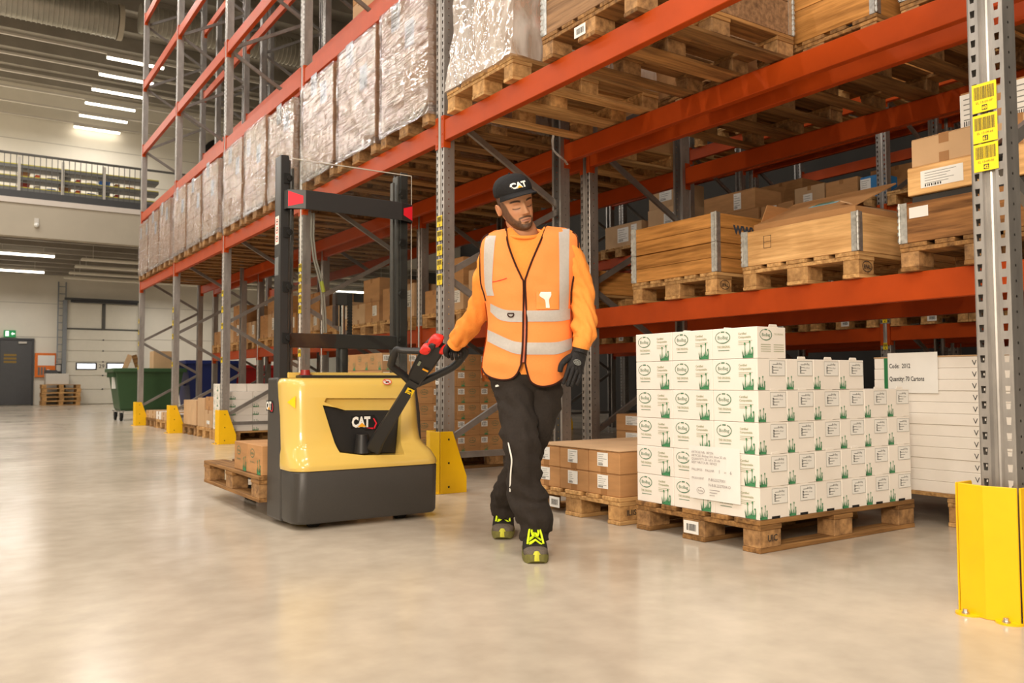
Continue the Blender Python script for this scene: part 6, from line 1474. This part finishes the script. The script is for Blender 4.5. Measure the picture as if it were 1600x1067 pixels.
# his left hand hanging: palm block plus fingers grown from it
def hand_mesh(wr, kn, tips, mids, th):
    """palm lofted from wrist to knuckles, fingers and thumb as tapering chains rooted inside it"""
    mb = MB(); kc0, kc1 = kn[0], kn[-1]; ax = (kc1-kc0).normalized(); along = ((kc0+kc1)/2-wr).normalized(); nrm = ax.cross(along).normalized(); rings = []
    hw = (kc1-kc0).length/2+0.009
    for f_, w_, t_ in ((-0.25, 0.034, 0.030), (0.0, 0.031, 0.027), (0.25, 0.036, 0.023), (0.55, hw*0.98, 0.020), (0.85, hw, 0.018), (1.02, hw*0.98, 0.015), (1.12, hw*0.9, 0.009)):
        c = wr+((kc0+kc1)/2-wr)*f_
        rings.append([c+ax*(w_*math.copysign(abs(math.cos(2*PI*k/24))**0.8, math.cos(2*PI*k/24)))+nrm*(t_*math.copysign(abs(math.sin(2*PI*k/24))**0.8, math.sin(2*PI*k/24))) for k in range(24)])
    mb.loft(rings, 0, True)
    for k_, m_, t_ in zip(kn, mids, tips):
        q = smooth([k_-along*0.02, k_, m_, t_], 5); n = len(q); r_ = [0.0115-0.0032*i/(n-1) for i in range(n)]; r_[-1] = 0.004; q.append(q[-1]+(q[-1]-q[-2])*0.35); r_[-1] = 0.0075; r_.append(0.003)
        mb.tube(q, r_, 12)
    q = smooth(th, 5); n = len(q); r_ = [0.017-0.006*i/(n-1) for i in range(n)]; q.append(q[-1]+(q[-1]-q[-2])*0.4); r_.append(0.004); mb.tube(q, r_, 12)
    return mb
hl_ = hand_mesh(G(906, 548, 0.105), [G(889, 573.5, 0.135), G(895, 577, 0.14), G(901, 580.5, 0.135), G(907, 583, 0.125)],
   [G(880, 600, 0.15), G(886.5, 603.5, 0.155), G(892, 604, 0.15), G(900, 601.5, 0.14)], [G(884, 588, 0.15), G(890, 592, 0.155), G(896, 594, 0.15), G(903.5, 594, 0.14)],
   [G(896, 556, 0.115), G(886, 561, 0.13), G(877.5, 570, 0.14), G(875, 581, 0.145)])
gl = obj('glove', hl_.mesh('glove', [M_glove], angle=80), man)
mb = MB(); mb.loft(tube_ring([G(908, 538, 0.105), G(906.5, 546, 0.105), G(905, 553, 0.11)], [0.034, 0.034, 0.035], 24, 0.001, 1), 0, True); obj('glove_cuff', mb.mesh('glove_cuff', [M_glove]), gl)
mb = MB(); c_ = G(902, 566, 0.162); Mx = fm(c_, Vector((0.9, -0.1, -0.42)), Vector((0.42, 0.0, 0.9))); mb.ring(Mx, 0, 0, 0.017, 0.012, 0.0025, 0, 0, 18)
for k in range(3): mb.rect(Mx, -0.011, -0.006+0.0045*k, 0.011, -0.0035+0.0045*k, 0)
obj('printed_emblem', mb.mesh('printed_emblem', [M_grey_ink]), gl)
# his right hand on the tiller grip
def Gd(u, v, d): return Lp(u, v, D0-d)
hr_ = hand_mesh(Gd(710, 540, 4.15), [Gd(699.5, 546.5, 4.155), Gd(706, 547, 4.15), Gd(712.5, 547.5, 4.15), Gd(719, 548, 4.155)],
   [Gd(701, 558, 4.175), Gd(707, 561, 4.175), Gd(713.5, 561.5, 4.175), Gd(720, 558.5, 4.18)], [Gd(699, 553, 4.135), Gd(705.5, 555, 4.13), Gd(712.5, 555.5, 4.13), Gd(720, 554, 4.14)],
   [Gd(702, 541, 4.14), Gd(697.5, 545, 4.12), Gd(696, 550, 4.115), Gd(698, 555, 4.125)])
gr = obj('glove', hr_.mesh('glove', [M_glove], angle=80), man)
mb = MB(); mb.loft(tube_ring([Gd(713, 534.5, 4.12), Gd(710.5, 539, 4.14), Gd(708.5, 543, 4.15)], [0.033, 0.034, 0.034], 24, 0.001, 2), 0, True); obj('glove_cuff', mb.mesh('glove_cuff', [M_glove]), gr)
# head
hy, hp, hr = math.radians(24), math.radians(12), math.radians(-17)
RH = Matrix.Rotation(hy, 3, 'Z') @ Matrix.Rotation(hp, 3, 'X') @ Matrix.Rotation(hr, 3, 'Y')
eye = Lp(818.5, 321, 0.11)
HO = eye - RH @ Vector((0, -0.088, 0))
def HW(p): return HO + RH @ Vector((p[0], p[1], p[2]*(0.93 if p[2] < 0 else 1)))
TW = [(-0.120, 0.012), (-0.115, 0.026), (-0.105, 0.037), (-0.088, 0.048), (-0.065, 0.057), (-0.035, 0.064), (0.0, 0.069), (0.03, 0.072), (0.06, 0.073), (0.09, 0.066), (0.112, 0.048), (0.126, 0.018)]
TF = [(-0.120, 0.066), (-0.115, 0.078), (-0.105, 0.086), (-0.088, 0.087), (-0.065, 0.087), (-0.035, 0.086), (0.0, 0.085), (0.03, 0.090), (0.06, 0.086), (0.09, 0.070), (0.112, 0.046), (0.126, 0.016)]
TB = [(-0.120, -0.03), (-0.115, -0.01), (-0.105, 0.0), (-0.088, 0.02), (-0.065, 0.055), (-0.035, 0.083), (0.0, 0.096), (0.03, 0.102), (0.06, 0.10), (0.09, 0.085), (0.112, 0.058), (0.126, 0.02)]
ga = lambda x, c, s: math.exp(-((x-c)/s)**2)
def hsurf(a, z, off=0.0, feat=True):
    wd, f_, b_ = interp(TW, z)+off, interp(TF, z)+off, interp(TB, z)+off
    c_, s_ = math.cos(a), math.sin(a)
    x = wd*math.copysign(abs(c_)**0.86, c_); fc = -s_
    cy = (b_-f_)/2*0.6; y = cy-(f_+cy)*math.copysign(abs(fc)**0.92, fc) if fc > 0 else cy+(b_-cy)*abs(fc)**0.92
    if feat and fc > 0.25:
        k = min(1, (fc-0.25)/0.3); ax = abs(x); d = 0
        d += (0.009+0.019*min(1, max(0, (0.018-z)/0.052)))*ga(x, 0, 0.0075+0.0065*min(1, max(0, (0.01-z)/0.04)))*(1/(1+math.exp((-0.041-z)/0.0022)))*(1/(1+math.exp((z-0.020)/0.006)))
        d += 0.008*ga(ax, 0.0125, 0.0065)*ga(z, -0.034, 0.007)
        d -= 0.011*ga(ax, 0.031, 0.014)*ga(z, 0.0, 0.012)
        d += 0.0075*ga(ax, 0.031, 0.012)*ga(z, -0.002, 0.0085)
        d += 0.004*ga(ax, 0.030, 0.018)*ga(z, 0.021, 0.007)
        d += 0.004*ga(ax, 0.042, 0.014)*ga(z, -0.030, 0.014)
        d += 0.0060*ga(x, 0, 0.019)*ga(z, -0.0625, 0.0045)+0.0068*ga(x, 0, 0.017)*ga(z, -0.0735, 0.0048)-0.003*ga(x, 0, 0.022)*ga(z, -0.0678, 0.0016)
        d -= 0.0035*ga(x, 0, 0.02)*ga(z, -0.083, 0.006); d += 0.006*ga(x, 0, 0.018)*ga(z, -0.103, 0.012)
        d -= 0.003*ga(ax, 0.024, 0.004)*ga(z, -0.050, 0.012)
        y -= d*k
    return Vector((x, y, z))
skin_c = (0.58, 0.295, 0.16); NA, NZ = 150, 124; vs, cols = [], []
sstep = lambda a, b, x: (lambda t: t*t*(3-2*t))(min(1, max(0, (x-a)/(b-a))))
for i in range(NZ+1):
    z = -0.120+0.246*i/NZ
    for k in range(NA):
        a = 2*PI*k/NA; p = hsurf(a, z); vs.append(HW(p)); x, y = p.x, p.y; ax = abs(x); frontal = -math.sin(a)
        c = list(skin_c); n_ = 0.5+0.5*noise.noise(Vector((x*260, y*260, z*120)))
        def mixc(col, f_):
            for q in range(3): c[q] = c[q]*(1-f_)+col[q]*f_
        mixc((0.60, 0.24, 0.15), 0.35*ga(ax, 0.042, 0.02)*ga(z, -0.03, 0.02)*(frontal > 0))
        if frontal > 0:
            mixc((0.46, 0.20, 0.15), 0.8*sstep(0.025, 0.018, ax)*ga(z, -0.068, 0.0085))
            mixc((0.10, 0.05, 0.04), 0.75*ga(z, -0.0680+0.004*(ax/0.024)**2*-1, 0.0016)*sstep(0.026, 0.02, ax))
            br = sstep(0.0055, 0.003, abs(z-(0.0205+0.006*(1-((ax-0.036)/0.024)**2)-0.002)))*sstep(0.011, 0.016, ax)*sstep(0.058, 0.050, ax); mixc((0.018, 0.012, 0.010), 0.92*br)
            la = sstep(0.0038, 0.0014, abs(z-(-0.0075-0.0035*(1-((ax-0.031)/0.016)**2))))*sstep(0.014, 0.018, ax)*sstep(0.049, 0.045, ax); mixc((0.02, 0.012, 0.01), 0.9*la)
            mixc((0.36, 0.17, 0.11), 0.45*ga(ax, 0.031, 0.013)*ga(z, -0.0145, 0.004)); mixc((0.40, 0.19, 0.12), 0.35*ga(ax, 0.031, 0.016)*ga(z, 0.009, 0.005))
            mixc((0.12, 0.05, 0.035), 0.7*ga(ax, 0.009, 0.0035)*ga(z, -0.0435, 0.002))
        # beard, moustache, sideburns
        cheek = interp([(0.0, -0.083), (0.018, -0.081), (0.027, -0.062), (0.036, -0.064), (0.046, -0.052), (0.056, -0.026), (0.062, 0.004), (0.070, 0.03)], ax)
        bd = sstep(0.005, -0.007, z-cheek) if (frontal > -0.15 or z < -0.06) else 0
        if ax < 0.026 and -0.084 < z < -0.054: bd *= sstep(0.0215, 0.026, ax)
        ms = sstep(0.0058, 0.0028, abs(z-(-0.0525-0.007*(ax/0.03)**2)))*sstep(0.035, 0.029, ax)*sstep(-0.0005, 0.004, ax+0.002)*(frontal > 0)
        gt = sstep(0.012, 0.007, ax)*ga(z, -0.082, 0.006)*(frontal > 0)
        hair = max(bd*(0.88 if z > -0.078 else 0.95), 0.9*ms, 0.8*gt)
        if frontal < 0.18 and z > -0.045 and frontal < 0.18: hair = max(hair, sstep(0.10, -0.02, frontal)*sstep(-0.05, -0.03, z)*0.97)
        mixc((0.022, 0.014, 0.010), hair*(0.8+0.2*n_))
        cols.append((c[0], c[1], c[2], 1))
fs = [(i*NA+k, i*NA+(k+1) % NA, (i+1)*NA+(k+1) % NA, (i+1)*NA+k) for i in range(NZ) for k in range(NA)]
fs.append(tuple(range(NA))[::-1]); fs.append(tuple(NZ*NA+k for k in range(NA)))
me = bpy.data.meshes.new('head'); me.from_pydata([tuple(p) for p in vs], [], fs); me.materials.append(M_head); me.polygons.foreach_set('use_smooth', [True]*len(me.polygons))
ca = me.color_attributes.new('tone', 'FLOAT_COLOR', 'POINT')
for i, c in enumerate(cols): ca.data[i].color = c
head = obj('head', me, man)
mb = MB(); mb.loft(tube_ring([Lp(820, 372, -0.01), Lp(818, 360, 0.0), HW((0, 0.012, -0.085)), HW((0, 0.015, -0.06))], [0.064, 0.058, 0.053, 0.05], 28, 0.0005), 0, True); obj('neck', mb.mesh('neck', [M_skin]), head)
for sx in (-1, 1):
    mb = MB(); rings = []
    for (sc_, off) in ((0.55, -0.004), (0.95, 0.003), (1.06, 0.009), (0.95, 0.012), (0.76, 0.007), (0.45, 0.002), (0.1, 0.001)):
        rings.append([HW((sx*(0.069+off+0.006*math.sin(a)*0.5), 0.022+0.014*sc_*math.cos(a)*(1.0+0.25*math.sin(a))+off*0.7, -0.010+0.027*sc_*math.sin(a))) for a in [2*PI*k/20 for k in range(20)]])
    mb.loft(rings, 0, True); obj('ear', mb.mesh('ear', [M_skin], angle=70), head)
# cap
cap = obj('cap', None, man)
mb = MB(); rings = []
for z, off, lift in ((0.044, 0.005, 0.004), (0.050, 0.0075, 0.005), (0.062, 0.0095, 0.006), (0.078, 0.011, 0.008), (0.094, 0.0105, 0.011), (0.106, 0.009, 0.0135), (0.115, 0.007, 0.0145), (0.1215, 0.004, 0.0145), (0.1255, -0.003, 0.0135)):
    rings.append([HW((lambda p: (p.x, p.y, z+lift+(0.006*(-math.sin(a)) if z < 0.055 else 0)))(hsurf(a, z, off, False))) for a in [2*PI*k/48 for k in range(48)]])
mb.loft(rings, 0, True); obj('crown', mb.mesh('crown', [M_cap], angle=75), cap)
mb = MB(); mb.ball(HW((0, 0.008, 0.139)), 0.006); obj('top_button', mb.mesh('top_button', [M_cap]), cap)
mb = MB(); top, bot = [], []; n = 26; NRB = 8
for r in range(NRB+1):
    rt_, rb_ = [], []
    for k in range(n+1):
        a = -PI/2+(k/n-0.5)*PI*0.86; p = hsurf(a, 0.054, 0.0065, False); q = (k/n-0.5)*2; ext = 0.066*(1-abs(q)**2.6)*r/NRB
        pz = 0.064-0.022*q*q*(0.5+0.5*r/NRB)-0.010*(r/NRB)
        rt_.append(HW((p.x*(1+0.04*r/NRB), p.y-ext, pz))); rb_.append(HW((p.x*(1+0.04*r/NRB), p.y-ext, pz-0.004)))
    top.append(rt_); bot.append(rb_)
mb.loft(top+bot[::-1], 0, False, False); obj('brim', mb.mesh('brim', [M_cap], angle=60), cap)
# lettering of the cap, laid on the curved crown
mb = MB(); tme = text('CAT', 0.038, 'CENTER', 0.002)
def capfront(x, z, off):
    zb = z
    for _ in range(6): zb = z-interp([(0.05, 0.005), (0.062, 0.006), (0.078, 0.008), (0.094, 0.011), (0.106, 0.0135)], zb)
    a = math.acos(max(-0.95, min(0.95, x/0.078))); p = hsurf(-a, zb, interp([(0.05, 0.0075), (0.062, 0.0095), (0.078, 0.011), (0.094, 0.0105), (0.106, 0.009)], zb), False)
    return HW((x, p.y-off, z))
mb.add([capfront(v_.co.x-0.006, 0.080+v_.co.y*0.86, 0.003) for v_ in tme.vertices], [tuple(p.vertices) for p in tme.polygons], 0)
mb.add([capfront(x_, z_, 0.0042) for x_, z_ in ((-0.019, 0.0795), (0.009, 0.0795), (-0.005, 0.090))], [(0, 1, 2)], 1)
obj('cap_lettering', mb.mesh('cap_lettering', [M_paper, M_amber]), cap)
